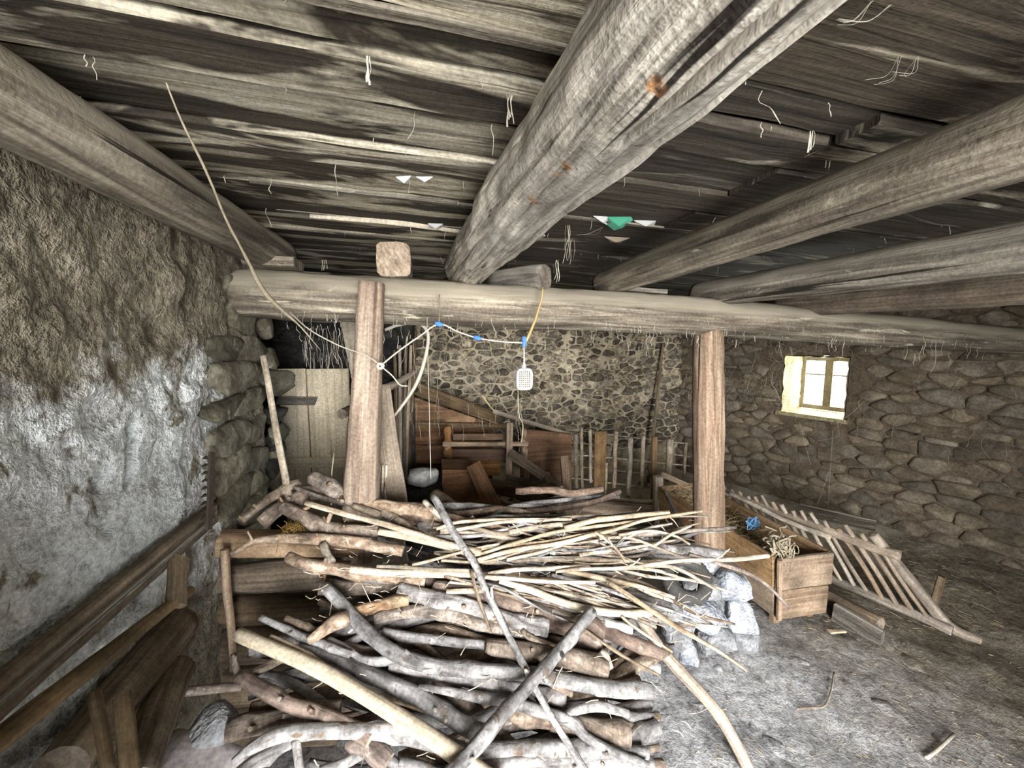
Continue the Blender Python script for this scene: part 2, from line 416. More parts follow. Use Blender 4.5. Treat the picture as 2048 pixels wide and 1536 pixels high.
def plaster_mat():
    t = NT('old_limewash_plaster'); g = t.add('ShaderNodeNewGeometry').outputs['Position']
    sep = t.add('ShaderNodeSeparateXYZ'); t.link(g, sep.inputs[0])
    big = t.noise(g, 3.0, 3, 0.6, 0.4); mid = t.noise(g, 11, 5, 0.65, 0.3); fine = t.noise(g, 60, 3, 0.7)
    # limewash covers the wall up to about shoulder height, bare earth render above
    hgt = t.math('ADD', sep.outputs[2], t.math('MULTIPLY', t.math('SUBTRACT', t.math('ADD', big, t.math('MULTIPLY', mid, 0.5)), 0.75), -0.55))
    bare = t.ramp(mid, [(0.3, (0.10, 0.085, 0.062)), (0.5, (0.20, 0.175, 0.13)), (0.72, (0.30, 0.27, 0.21))])
    lime = t.ramp(mid, [(0.25, (0.30, 0.30, 0.28)), (0.45, (0.60, 0.62, 0.61)), (0.75, (0.80, 0.83, 0.84))])
    col = t.mix(t.ramp(hgt, [(0.0, 1.0), (1.0, 0.0)]), bare, bare)
    mr = t.add('ShaderNodeMapRange'); mr.inputs['From Min'].default_value = 1.44; mr.inputs['From Max'].default_value = 1.56
    mr.inputs['To Min'].default_value = 1.0; mr.inputs['To Max'].default_value = 0.0
    t.link(hgt, mr.inputs['Value'])
    flake = t.noise(g, 6.5, 4, 0.7, 0.6)
    lw = t.add('ShaderNodeMapRange'); lw.inputs['From Min'].default_value = 0.72; lw.inputs['From Max'].default_value = 1.0     # dirt and damp rubbed into the foot of the wall
    t.link(t.math('ADD', sep.outputs[2], t.math('MULTIPLY', t.math('SUBTRACT', mid, 0.5), 0.5)), lw.inputs['Value'])
    pe = t.add('ShaderNodeMapRange'); pe.inputs['From Min'].default_value = 1.62; pe.inputs['From Max'].default_value = 1.50      # bare masonry at the broken wall end
    t.link(t.math('ADD', sep.outputs[1], t.math('MULTIPLY', t.math('SUBTRACT', flake, 0.5), 0.7)), pe.inputs['Value'])
    cover = t.math('MULTIPLY', t.math('MULTIPLY', t.math('MULTIPLY', mr.outputs[0], pe.outputs[0]), lw.outputs[0]), t.ramp(flake, [(0.37, 0.0), (0.44, 1.0)]))
    col = t.mix(cover, bare, lime)
    col = t.mix(0.7, col, t.ramp(fine, [(0.28, 0.35), (0.6, 1.25)]), 'MULTIPLY')
    t.base(col); t.bump(t.math('ADD', mid, t.math('MULTIPLY', fine, 0.9)), 1.0, 0.02)
    return t.m
M['plaster'] = plaster_mat()
def floor_mat():
    t = NT('trodden_earth_floor'); g = t.add('ShaderNodeNewGeometry').outputs['Position']
    sep = t.add('ShaderNodeSeparateXYZ'); t.link(g, sep.inputs[0])
    a = t.noise(t.mapping(g, (1, 1, 1)), 5, 4, 0.65, 0.6); b = t.noise(g, 22, 4, 0.7, 0.5); f = t.noise(g, 95, 3, 0.75)
    earth = t.ramp(b, [(0.28, (0.12, 0.115, 0.11)), (0.46, (0.38, 0.375, 0.375)), (0.70, (0.62, 0.62, 0.63))])
    dung = t.ramp(b, [(0.28, (0.07, 0.057, 0.04)), (0.5, (0.20, 0.17, 0.128)), (0.72, (0.34, 0.30, 0.235))])
    straw = t.ramp(b, [(0.28, (0.30, 0.26, 0.20)), (0.5, (0.58, 0.53, 0.44)), (0.72, (0.74, 0.70, 0.62))])
    # dung and chaff lie to the right of the trodden way, dry pale chaff at the back by the hurdle
    sx = t.math('ADD', sep.outputs[0], t.math('MULTIPLY', t.math('SUBTRACT', a, 0.5), 1.2))
    mr = t.add('ShaderNodeMapRange'); mr.inputs['From Min'].default_value = 1.5; mr.inputs['From Max'].default_value = 2.6; t.link(sx, mr.inputs['Value'])
    col = t.mix(mr.outputs[0], earth, dung)
    sy = t.math('ADD', sep.outputs[1], t.math('MULTIPLY', t.math('SUBTRACT', a, 0.5), 0.8))
    m2 = t.add('ShaderNodeMapRange'); m2.inputs['From Min'].default_value = 1.95; m2.inputs['From Max'].default_value = 2.4; t.link(sy, m2.inputs['Value'])
    col = t.mix(m2.outputs[0], col, straw)
    col = t.mix(0.7, col, t.ramp(f, [(0.28, 0.4), (0.68, 1.45)]), 'MULTIPLY')
    t.base(col); t.bump(t.math('ADD', b, t.math('MULTIPLY', f, 0.5)), 0.8, 0.012)
    return t.m
M['floor'] = floor_mat()

# ---------------------------------------------------------------- the setting
def box_data(x0, x1, y0, y1, z0, z1):
    v = [V(x, y, z) for x in (x0, x1) for y in (y0, y1) for z in (z0, z1)]
    f = [(0, 1, 3, 2), (4, 6, 7, 5), (0, 4, 5, 1), (2, 3, 7, 6), (0, 2, 6, 4), (1, 5, 7, 3)]
    return v, f
def boxes(name, bs, mat, kind='structure', frame=None):
    vs, fs = [], []
    for b in bs:
        v, f = box_data(*b); o = len(vs)
        vs += [frame(p) for p in v] if frame else v
        fs += [tuple(i + o for i in q) for q in f]
    o = mk(name, vs, fs, mat, None, None, None, False, keep=True)
    if kind: o['kind'] = kind
    return o
CEIL0, CSLOPE = 2.085, -0.03
def ceil_z(x): return CEIL0 + CSLOPE * (x - 0.2)
BACK_Y = 4.25
# floor
def floor_h(x, y):
    h = 0.030 * nz(x * 1.7, y * 1.7, 4) + 0.016 * nz(x * 5, y * 6, 1) + 0.006 * nz(x * 15, y * 19, 2)
    h += 0.008 * max(0, nz(x * 4 + y * 3, y * 11 - x * 5, 8))
    h += 0.10 * max(0.0, min(1.0, (x - 2.9) / 0.9))                   # litter banked up along the far wall
    return h
vs, fs = [], []
X0, X1, Y0, Y1 = -2.3, 4.9, -1.7, 4.5
NX, NY = 216, 186
for j in range(NY + 1):
    for i in range(NX + 1):
        x = X0 + (X1 - X0) * i / NX; y = Y0 + (Y1 - Y0) * j / NY
        vs.append(V(x, y, floor_h(x, y)))
for j in range(NY):
    for i in range(NX):
        a = j * (NX + 1) + i; fs.append((a, a + 1, a + NX + 2, a + NX + 1))
floor = mk('floor', vs, fs, M['floor'], None, None, None, True, keep=True); floor['kind'] = 'structure'
outside = boxes('ground_outside', [(-30, 30, -30, -1.95, -0.2, -0.05), (5.3, 30, -1.95, 30, -0.2, -0.05)], plain('pale_yard', (0.55, 0.53, 0.48), 0.9))
# wall behind the camera with the open doorway, plus unseen block added for shade
wall_front_and_shade_block = boxes('wall_front_and_shade_block', [(-2.6, -0.44, -1.95, -1.55, 0, 2.3), (1.0, 5.4, -1.95, -1.55, 0, 2.3), (-0.44, 1.0, -1.95, -1.55, 2.06, 2.3), (-0.9, -0.30, -1.55, 0.12, 0, 1.46)], M['mortar_right'])

# left wall: plastered, uneven, ending in a ragged stone pier
WX = -0.73
crack_a = [atX(270, 845, WX), atX(268, 890, WX), atX(258, 930, WX), atX(262, 965, WX)]
holes = [(atX(205, 966, WX), 0.022, -0.035), (atX(385, 785, WX), 0.035, 0.03), (atX(375, 790, WX), 0.06, -0.012), (atX(205, 830, WX), 0.05, -0.018),
         (atX(180, 1140, WX), 0.03, -0.02), (atX(215, 1055, WX), 0.02, -0.02), (atX(120, 1100, WX), 0.014, -0.02), (atX(330, 560, WX), 0.06, 0.02), (atX(300, 430, WX), 0.08, 0.02), (atX(320, 660, WX), 0.04, -0.02)]
def seg_d(p, a, b):
    ab = b - a; t = max(0, min(1, (p - a).dot(ab) / ab.length_squared)); return (p - a - ab * t).length
def wall_left_x(y, z):
    d = 0.030 * nz(y * 2.3, z * 2.3, 3) + 0.010 * nz(y * 7, z * 6, 5) + 0.009 * nz(y * 17, z * 15, 6) + 0.006 * nz(y * 40, z * 40, 7) - 0.010 * max(0, nz(y * 24, z * 22, 12) - 0.3)
    d += 0.010 * max(0, nz(y * 9 + 3, z * 9, 2)) * (1 if z > 1.5 else 0.3)
    p = V(WX, y, z)
    cd = min(seg_d(p, crack_a[i], crack_a[i + 1]) for i in range(3))
    d -= 0.055 * math.exp(-(cd / 0.011) ** 2)
    for c, r, h in holes:
        q = (p - c).length
        if q < r * 3: d += h * math.exp(-(q / r) ** 4)
    return WX + d
PIER_Y = 2.06
vs, fs = [], []
NY, NZ = 330, 230
for k in range(NZ + 1):
    z = 2.25 * k / NZ
    ye = PIER_Y + 0.06 * nz(z * 3, 4) + 0.03 * nz(z * 11, 2)
    for j in range(NY + 1):
        y = -1.7 + (ye + 1.7) * (j / NY) ** 0.6
        x = wall_left_x(y, z)
        x -= 0.05 * max(0, (y - ye + 0.12) / 0.12) ** 2                   # rounded corner
        vs.append(V(x, y, z))
for k in range(NZ):
    for j in range(NY):
        a = k * (NY + 1) + j; fs.append((a, a + 1, a + NY + 2, a + NY + 1))
o = len(vs)
for k in range(NZ + 1):                                                   # the end of the wall and its back
    z = 2.25 * k / NZ; p = vs[k * (NY + 1) + NY]
    vs.append(V(p.x - 0.25, p.y + 0.05 * nz(z * 6, 1), z)); vs.append(V(-1.35, p.y, z)); vs.append(V(-1.35, -1.7, z))
for k in range(NZ):
    a = k * (NY + 1) + NY; b = o + k * 3
    fs.append((a, b, b + 3, a + NY + 1)); fs.append((b, b + 1, b + 4, b + 3)); fs.append((b + 1, b + 2, b + 5, b + 4))
wall_left = mk('wall_left', vs, fs, M['plaster'], None, None, None, True, keep=True); wall_left['kind'] = 'structure'
# outer shell on the left, closing the dark recess behind the pier
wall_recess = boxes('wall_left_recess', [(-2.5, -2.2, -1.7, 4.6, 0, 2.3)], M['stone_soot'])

# rubble masonry: each stone a piece of its own in front of the mortar bed
def clip(poly, nx, ny, d):
    out = []
    for i in range(len(poly)):
        a, b = poly[i], poly[(i + 1) % len(poly)]
        da = a[0] * nx + a[1] * ny - d; db = b[0] * nx + b[1] * ny - d
        if da <= 0: out.append(a)
        if (da < 0 < db) or (db < 0 < da):
            t = da / (da - db); out.append((a[0] + (b[0] - a[0]) * t, a[1] + (b[1] - a[1]) * t))
    return out
def rubble(u0, u1, z0, z1, hgt, asp, seed, jit=0.36):
    """cells of an irregular coursed wall as polygons in (u, z)"""
    r = random.Random(seed); S = []
    z = z0 + hgt / 2
    while z < z1 + hgt / 2:
        rowh = hgt * r.uniform(0.8, 1.2); u = u0 - r.random() * hgt * asp
        while u < u1 + hgt * asp:
            w = hgt * asp * r.uniform(0.55, 1.5)
            S.append(((u + w / 2) / asp, z + r.uniform(-jit, jit) * rowh)); u += w
        z += rowh
    cells = []
    R = hgt * 3.0
    Wt = [(r.random() ** 2 * 0.55 * hgt) ** 2 for _ in S]
    for i, (x, y) in enumerate(S):
        p = [(x - R, y - R), (x + R, y - R), (x + R, y + R), (x - R, y + R)]
        for j, (a, b) in enumerate(S):
            dx, dy = a - x, b - y; q = dx * dx + dy * dy
            if i == j or q > 4 * R * R: continue
            p = clip(p, dx, dy, (a * a + b * b - x * x - y * y + Wt[i] - Wt[j]) / 2)
            if not p: break
        if p and len(p) > 2: cells.append([(u * asp, v) for u, v in p])
    return cells
def stone_data(poly, joint, bulge, seed):
    cx = sum(p[0] for p in poly) / len(poly); cy = sum(p[1] for p in poly) / len(poly)
    pl = []
    for p in poly:                                      # pull in for the joint
        d = math.hypot(p[0] - cx, p[1] - cy)
        k = max(0.25, 1 - joint / max(d, 1e-4)); pl.append((cx + (p[0] - cx) * k, cy + (p[1] - cy) * k))
    ch = []
    for i in range(len(pl)):                            # cut the corners
        a, b = pl[i], pl[(i + 1) % len(pl)]
        ch += [(a[0] * 0.82 + b[0] * 0.18, a[1] * 0.82 + b[1] * 0.18), (a[0] * 0.18 + b[0] * 0.82, a[1] * 0.18 + b[1] * 0.82)]
    n = len(ch); vs, fs = [], []
    tx, ty = nz(seed, 1) * 0.16, nz(seed, 2) * 0.16
    for lvl, (k, h) in enumerate(((1.0, -0.03), (1.0 + 0.05 * nz(seed, 9), bulge * 0.35), (0.82, bulge * 0.9), (0.42, bulge * 1.08))):
        for i, (x, y) in enumerate(ch):
            e = 1 + 0.16 * nz(i * 1.7 + seed, lvl * 0.3)
            dx, dy = (x - cx) * k * e + 0.005 * nz(i * 2.3, seed), (y - cy) * k * e + 0.005 * nz(i * 2.3, seed + 5)
            vs.append((dx, dy, h + (tx * dx + ty * dy if lvl else 0) + (0.005 * nz(seed + i * 2.1, lvl * 3.3) if lvl else 0)))
    vs.append((0, 0, bulge * 1.1))
    for l in range(3):
        for i in range(n):
            j = (i + 1) % n; fs.append((l * n + i, l * n + j, l * n + n + j, l * n + n + i))
    for i in range(n): fs.append((3 * n + i, 3 * n + (i + 1) % n, 4 * n))
    return (cx, cy), vs, fs
def lay_stones(parent, cells, org, U, N, mat, joint, bulge, keepfn, limit=300, rankfn=None, name='stone'):
    sel = []
    for i, c in enumerate(cells):
        cen, vs, fs = stone_data(c, joint * rnd.uniform(0.3, 1.7), bulge * rnd.uniform(0.4, 1.6), i * 1.37)
        if keepfn(*cen): sel.append((cen, vs, fs))
    if rankfn: sel.sort(key=lambda s: rankfn(*s[0]))
    rest_v, rest_f = [], []
    for k, (cen, vs, fs) in enumerate(sel):
        P = [org + U * (cen[0] + v[0]) + UP * (cen[1] + v[1]) + N * v[2] for v in vs]
        if k < limit: mk(name, P, fs, mat, parent)
        else:
            o = len(rest_v); rest_v += P; rest_f += [tuple(i + o for i in f) for f in fs]
    if rest_v:
        q = mk('rubble_stones', rest_v, rest_f, mat, parent); q['kind'] = 'stuff'
# back wall
wall_back = boxes('wall_back', [(-0.10, 3.6, BACK_Y, BACK_Y + 0.4, 0, 2.2)], M['mortar_back'])
cells = rubble(-0.1, 3.3, 0.25, 1.95, 0.076, 1.75, 11, 0.5)
lay_stones(wall_back, cells, V(0, BACK_Y, 0), V(1, 0, 0), V(0, -1, 0), M['stone_back'], 0.010, 0.026,
           lambda u, z: -0.08 < u < 3.25 and 0.3 < z < 1.86, 300, lambda u, z: abs(z - 1.25) * 2.2 + abs(u - 1.6) * 0.8)
def mortar_sheet(parent, fn, nu, nv, amp, mat, skip=None):
    vs, fs = [], []
    for j in range(nv + 1):
        for i in range(nu + 1):
            a, b = i / nu, j / nv; p, N_ = fn(a, b)
            vs.append(p + N_ * (amp * (nz(p.x * 9 + p.y * 9, p.z * 10, 3) + 0.6 * nz(p.x * 22 + p.y * 22, p.z * 24, 5) + 0.3 * nz(p.x * 50 + p.y * 50, p.z * 50, 5)) + 0.004))
    for j in range(nv):
        for i in range(nu):
            if skip and skip((i + 0.5) / nu, (j + 0.5) / nv): continue
            a = j * (nu + 1) + i; fs.append((a, a + 1, a + nu + 2, a + nu + 1))
    return mk('mortar_bed', vs, fs, mat, parent)
mortar_sheet(wall_back, lambda a, b: (V(-0.08 + 3.4 * a, BACK_Y - 0.006, 0.2 + 1.75 * b), V(0, -1, 0)), 170, 90, 0.020, M['mortar_back'])
# soot-black back wall of the recess, standing forward of the back wall
SOOT_Y = 3.35
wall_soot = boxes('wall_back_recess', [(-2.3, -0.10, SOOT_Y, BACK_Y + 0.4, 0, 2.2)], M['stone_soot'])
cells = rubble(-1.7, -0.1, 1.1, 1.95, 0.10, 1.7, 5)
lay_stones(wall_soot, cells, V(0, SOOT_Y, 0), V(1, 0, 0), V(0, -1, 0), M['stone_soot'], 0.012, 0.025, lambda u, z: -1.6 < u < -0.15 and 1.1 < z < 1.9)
# right wall, askew to the beams, with the little window
RO = V(4.44, -0.15, 0); RD = V(-0.8, 2.6, 0).normalized(); RN = V(-RD.y, RD.x, 0)      # RN points into the room
if RN.x > 0: RN = -RN
def r_uz(px, py):
    d = ray(px, py); t = (RO - EYE).dot(RN) / d.dot(RN); p = EYE + d * t; return (p - RO).dot(RD), p.z
uf, zt = r_uz(1567, 709); un, zt2 = r_uz(1699, 713); uf2, zb = r_uz(1562, 828); un2, zb2 = r_uz(1693, 842)
WU0, WU1 = (un + un2) / 2, (uf + uf2) / 2; WZ0, WZ1 = (zb + zb2) / 2, (zt + zt2) / 2
def rframe(p): return RO + RD * p.x + RN * p.y + UP * p.z
RT = 0.42
wall_right = boxes('wall_right', [(-1.8, WU0, -RT, 0, 0, 2.2), (WU1, 5.3, -RT, 0, 0, 2.2), (WU0, WU1, -RT, 0, 0, WZ0), (WU0, WU1, -RT, 0, WZ1, 2.2)], M['mortar_right'], 'structure', rframe)
cells = rubble(1.6, 4.7, 0.0, 1.9, 0.092, 2.0, 3, 0.5)
mg = 0.10
lay_stones(wall_right, cells, RO, RD, RN, M['stone_right'], 0.006, 0.022,
           lambda u, z: 1.7 < u < 4.65 and 0.02 < z < 1.85 and not (WU0 - mg < u < WU1 + mg and WZ0 - 0.05 < z < WZ1 + 0.06), 300, lambda u, z: u)
def _usk(a, b): u, z = 1.6 + 3.1 * a, 1.9 * b; return WU0 - 0.01 < u < WU1 + 0.01 and WZ0 - 0.01 < z < WZ1 + 0.01
mortar_sheet(wall_right, lambda a, b: (rframe(V(1.6 + 3.1 * a, 0.004, 1.9 * b)), RN), 170, 100, 0.012, M['mortar_right'], _usk)
# window: lime-washed reveal, wooden casement of two leaves, glazing bars, panes, sill slab
wood_win = wood('old_window_wood', (0.09, 0.075, 0.05), (0.20, 0.17, 0.12), (0.30, 0.26, 0.19), (2, 40), 8, (0.7, 1.2), 0.3)
glass = NT('dusty_window_glass')
glass.n.remove(glass.b)
tr = glass.add('ShaderNodeBsdfTransparent'); tr.inputs[0].default_value = (0.86, 0.90, 0.92, 1)
gl = glass.add('ShaderNodeBsdfGlossy'); gl.inputs['Roughness'].default_value = 0.15
mx = glass.add('ShaderNodeMixShader'); mx.inputs[0].default_value = 0.05
glass.link(tr.outputs[0], mx.inputs[1]); glass.link(gl.outputs[0], mx.inputs[2])
glass.link(mx.outputs[0], glass.n['Material Output'].inputs[0])
window = bpy.data.objects.new('window_1', None); COL.objects.link(window); window.location = rframe(V((WU0 + WU1) / 2, -RT / 2, WZ0)); window['kind'] = 'structure'
def wbox(name, u0, u1, n0, n1, z0, z1, mat, parent=window):
    v, f = box_data(u0, u1, n0, n1, z0, z1)
    return mk(name, [rframe(p) for p in v], f, mat, parent, None, None, False)
def rough_sheet(name, fn, nu, nv, mat, amp, parent):
    vs, fs = [], []
    for j in range(nv + 1):
        for i in range(nu + 1):
            vs.append(fn(i / nu, j / nv) + Vector((nz(i * 1.1, j * 1.1, 1), nz(i * 1.1, j * 1.1, 2), nz(i * 1.1, j * 1.1, 3))) * amp)
    for j in range(nv):
        for i in range(nu):
            a = j * (nu + 1) + i; fs.append((a, a + 1, a + nu + 2, a + nu + 1))
    return mk(name, vs, fs, mat, parent)
e = 0.012
rough_sheet('reveal', lambda a, b: rframe(V(WU1 - e, -RT + (RT + 0.01) * a, WZ0 + (WZ1 - WZ0) * b)), 14, 16, M['reveal'], 0.012, window)
rough_sheet('reveal', lambda a, b: rframe(V(WU0 + e, -RT + (RT + 0.01) * a, WZ0 + (WZ1 - WZ0) * b)), 14, 16, M['reveal'], 0.012, window)
rough_sheet('reveal', lambda a, b: rframe(V(WU0 + (WU1 - WU0) * b, -RT + (RT + 0.01) * a, WZ1 - e)), 14, 14, M['reveal'], 0.010, window)
wbox('window_sill', WU0 - 0.03, WU1 + 0.03, -RT, 0.035, WZ0 - 0.012, WZ0 + 0.022, M['reveal'])
NS = -RT + 0.03                                                           # plane of the casement
wm = (WU0 + WU1) / 2 + 0.02; bw = 0.042
zA, zB = WZ0 + 0.03, WZ1 - 0.02
fr = wbox('window_frame', WU0, WU0 + bw, NS, NS + 0.04, zA, zB, wood_win)
wbox('window_frame', WU1 - bw, WU1, NS, NS + 0.04, zA, zB, wood_win)
wbox('window_frame', WU0 + bw, WU1 - bw, NS, NS + 0.04, zA, zA + bw, wood_win); wbox('window_frame', WU0 + bw, WU1 - bw, NS, NS + 0.04, zB - bw, zB, wood_win)
wbox('mullion', wm - 0.032, wm + 0.032, NS - 0.005, NS + 0.05, zA + bw, zB - bw, wood_win)
zg = zA + (zB - zA) * 0.66
for a, b in ((WU0 + bw, wm - 0.032), (wm + 0.032, WU1 - bw)):
    wbox('glazing_bar', a, b, NS + 0.008, NS + 0.03, zg - 0.006, zg + 0.006, wood_win)
    wbox('pane', a, b, NS + 0.016, NS + 0.019, zA + bw, zg - 0.006, glass.m)
    wbox('pane', a, b, NS + 0.016, NS + 0.019, zg + 0.006, zB - bw, glass.m)
p = rframe(V(wm, -RT - 0.12, (WZ0 + WZ1) / 2))
wl = area_light('window_daylight', p, (0, 0, 0), WU1 - WU0, WZ1 - WZ0, 45.0, (1.0, 0.97, 0.88))
wl.rotation_euler = (-RN).to_track_quat('Z', 'Y').to_euler()

# ceiling: roof deck with wide sooty boards laid across the beams
deck = boxes('ceiling', [(-2.6, 5.4, -1.95, 4.7, 2.26, 2.36)], M['dark_gap'])
tilt = math.atan(CSLOPE)
# seams read off the photograph where the boards meet, as distances into the room
seams = [atZ(800, y, ceil_z(-0.05)).y for y in (19, 118, 214, 296, 343, 393, 441, 476, 506, 530)]
near = [-1.62, -1.3, -1.0, -0.74, -0.5, -0.28, -0.05, 0.16]
near = [q for q in near if q < seams[0] - 0.12]
ys = near + seams
q = ys[-1]
while q < 4.4: q += rnd.uniform(0.17, 0.26); ys.append(q)
for i in range(len(ys) - 1):
    y0, y1 = ys[i], ys[i + 1]
    cuts = [-2.2, 0.27 - 0.035 * y0] + ([0.94] if rnd.random() < 0.25 else []) + [5.2]
    for a, b in zip(cuts[:-1], cuts[1:]):
        dz = rnd.uniform(-0.010, 0.012); g = rnd.uniform(0.007, 0.018)
        w = y1 - y0 - g; t = 0.028; sk = 0.028
        p0 = V(a + 0.002, (y0 + y1) / 2 + sk * a * 0.6, ceil_z(a) + t / 2 + dz); p1 = V(b - 0.002, (y0 + y1) / 2 + sk * b * 0.6, ceil_z(b) + t / 2 + dz)
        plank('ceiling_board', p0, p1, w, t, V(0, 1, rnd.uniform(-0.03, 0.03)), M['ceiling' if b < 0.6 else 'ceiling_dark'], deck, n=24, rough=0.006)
    if rnd.random() < 0.7 and 0.2 < y0 < 2.0:                              # a thin batten closing the seam from below
        a = rnd.uniform(-1.2, -0.4); b = a + rnd.uniform(0.8, 1.9)
        plank('seam_batten', V(a, y0 + 0.017 * a, ceil_z(a) - 0.006), V(b, y0 + 0.017 * b, ceil_z(b) - 0.006), 0.022, 0.008, V(0, 1, 0), M['beam_grey'], deck, n=20, rough=0.004)
# ---------------------------------------------------------------- beams and posts
def ang(a, c):
    d = (a - c + math.pi) % (2 * math.pi) - math.pi; return d
def groove_main(s, an):
    k = 1.0
    c1 = math.pi - 0.36 + 0.16 * nz(s * 5, 3) + 0.05 * nz(s * 22, 5)
    w = 0.095 * (0.75 + 0.7 * abs(nz(s * 7, 8))) if 0.30 < s < 0.985 else 0.0
    if w: k -= 0.5 * math.exp(-(ang(an, c1) / w) ** 4)
    c2 = math.pi + 0.12 + 0.1 * nz(s * 6, 11)
    if s < 0.60: k -= 0.3 * math.exp(-(ang(an, c2) / 0.05) ** 4)
    c3 = math.pi / 2 + 0.3 + 0.1 * nz(s * 4, 17)
    if 0.45 < s < 0.8: k -= 0.08 * math.exp(-(ang(an, c3) / 0.03) ** 2)
    return k
def groove_fine(seed, n=3, depth=0.10, lo=math.pi * 0.5, hi=math.pi * 1.5):
    cs = [(lo + (hi - lo) * (i + 0.5) / n + 0.3 * nz(seed, i), 0.25 * nz(seed + i, 5) + 0.3, 0.25 * nz(seed + i, 9) + 0.8) for i in range(n)]
    def g(s, an):
        k = 1.0
        for i, (c, a, b) in enumerate(cs):
            if a < s < b: k -= depth * math.exp(-(ang(an, c + 0.12 * nz(s * 5, seed + i)) / 0.045) ** 2)
        return k
    return g
b2z = 1.6 + 0.365
o = tube('ceiling_beam', [V(0.428, -1.58, b2z + .005), V(0.345, -0.4, b2z), V(0.297, 0.4, b2z), V(0.25, 1.1, b2z), V(0.2, 1.93, b2z - 0.01)], [0.088, 0.09, 0.094, 0.10, 0.10], M['beam_pale'],
         endmat=M['cut_dark'], seg=160, step=0.016, maxn=200, amp=0.085, groove=groove_main)
tag(o, 'thick pale weathered log beam with a long dark split, running overhead in the middle', 'beam')
# raw orange wood where bark and rot broke away beside the split
raw = []
for (px, py, sz) in ((1305, 178, 0.013), (1128, 343, 0.016), (1110, 360, 0.013), (1062, 408, 0.016), (1335, 150, 0.006)):
    d = ray(px, py); dd = Vector((d.x, 0, d.z)); cx_ = 0.323 - 0.064 * (0.5 if py < 200 else 1.0); oo = Vector((EYE.x - cx_, 0, EYE.z - b2z))
    a_ = dd.dot(dd); b_ = 2 * oo.dot(dd); c_ = oo.dot(oo) - 0.096 ** 2; disc = max(0.0, b_ * b_ - 4 * a_ * c_)
    raw.append((EYE + d * ((-b_ - math.sqrt(disc)) / (2 * a_)), sz))
def add_raw(mat, spots, col_dark, col_light):
    n = mat.node_tree.nodes; l = mat.node_tree.links; b = n['Principled BSDF']
    src = b.inputs['Base Color'].links[0].from_socket
    g = n.new('ShaderNodeNewGeometry').outputs['Position']
    nt = n.new('ShaderNodeTexNoise'); nt.inputs['Scale'].default_value = 55; nt.inputs['Detail'].default_value = 5; l.new(g, nt.inputs['Vector'])
    rp = n.new('ShaderNodeValToRGB'); rp.color_ramp.elements[0].position = 0.35; rp.color_ramp.elements[0].color = (*col_dark, 1); rp.color_ramp.elements[1].position = 0.65; rp.color_ramp.elements[1].color = (*col_light, 1); l.new(nt.outputs['Fac'], rp.inputs[0])
    for p, r in spots:
        v = n.new('ShaderNodeVectorMath'); v.operation = 'DISTANCE'; v.inputs[1].default_value = p; l.new(g, v.inputs[0])
        m1 = n.new('ShaderNodeMath'); m1.operation = 'MULTIPLY_ADD'; l.new(nt.outputs['Fac'], m1.inputs[0]); m1.inputs[1].default_value = r * 2.2; l.new(v.outputs['Value'], m1.inputs[2])
        mr = n.new('ShaderNodeMapRange'); mr.inputs['From Min'].default_value = r * 1.7; mr.inputs['From Max'].default_value = r * 2.2; mr.inputs['To Min'].default_value = 0.9; mr.inputs['To Max'].default_value = 0.0; l.new(m1.outputs[0], mr.inputs['Value'])
        mx_ = n.new('ShaderNodeMix'); mx_.data_type = 'RGBA'; l.new(mr.outputs[0], mx_.inputs[0]); l.new(src, mx_.inputs[6]); l.new(rp.outputs[0], mx_.inputs[7]); src = mx_.outputs[2]
    l.new(src, b.inputs['Base Color'])
add_raw(M['beam_pale'], raw, (0.07, 0.03, 0.015), (0.52, 0.27, 0.11))
o = tube('ceiling_beam', [V(-0.60, -1.58, 1.96), V(-0.61, 0.2, 1.96), V(-0.61, 1.0, 1.965), V(-0.605, 1.90, 1.965)], [0.056, 0.058, 0.070, 0.076], M['beam_grey'], endmat=M['cut_dark'], seg=40, maxn=110, amp=0.05, groove=groove_fine(2.0, 3, 0.12))
tag(o, 'smooth grey log beam running along the top of the plastered wall', 'beam')
o = tube('ceiling_beam', [V(0.975, -1.58, 1.935), V(0.955, 0.2, 1.93), V(0.945, 1.0, 1.924), V(0.93, 1.95, 1.905)], [0.066, 0.066, 0.068, 0.066], M['beam_grey'], endmat=M['cut_dark'], seg=48, maxn=110, amp=0.06, groove=groove_fine(7.0, 4, 0.10))
tag(o, 'grey log beam with peeling pale bark, second from the right overhead', 'beam')
beam3 = o
o = tube('ceiling_beam', [V(1.54, -1.58, 1.84), V(1.52, 0.7, 1.845), V(1.51, 1.95, 1.865)], 0.068, M['beam_grey'], endmat=M['cut_dark'], seg=32, maxn=90, amp=0.06, groove=groove_fine(3.3, 3, 0.08))
tag(o, 'shadowed grey log beam overhead, meeting the cross beam above the round post', 'beam')
o = tube('ceiling_beam', [V(2.12, -1.58, 1.80), V(2.10, 0.7, 1.80), V(2.08, 1.95, 1.82)], 0.07, M['dark_log'], endmat=M['cut_dark'], seg=28, maxn=80, amp=0.06)
tag(o, 'nearly black log beam at the far right of the ceiling', 'beam')
CY = 1.79
cpts = [(478, 587), (600, 594), (735, 600), (1000, 614), (1200, 623), (1415, 635), (1700, 656), (2048, 684), (2120, 690)]
cb = tube('cross_beam', [atY(a, b, CY) for a, b in cpts], [0.095, 0.10, 0.10, 0.0985, 0.098, 0.098, 0.094, 0.085, 0.08], M['beam_grey'], endmat=M['cut_dark'], seg=48, maxn=130, amp=0.07, groove=groove_fine(5.1, 4, 0.05, math.pi * 0.9, math.pi * 1.7))
tag(cb, 'long round cross beam carried by two posts under the ceiling beams', 'beam')
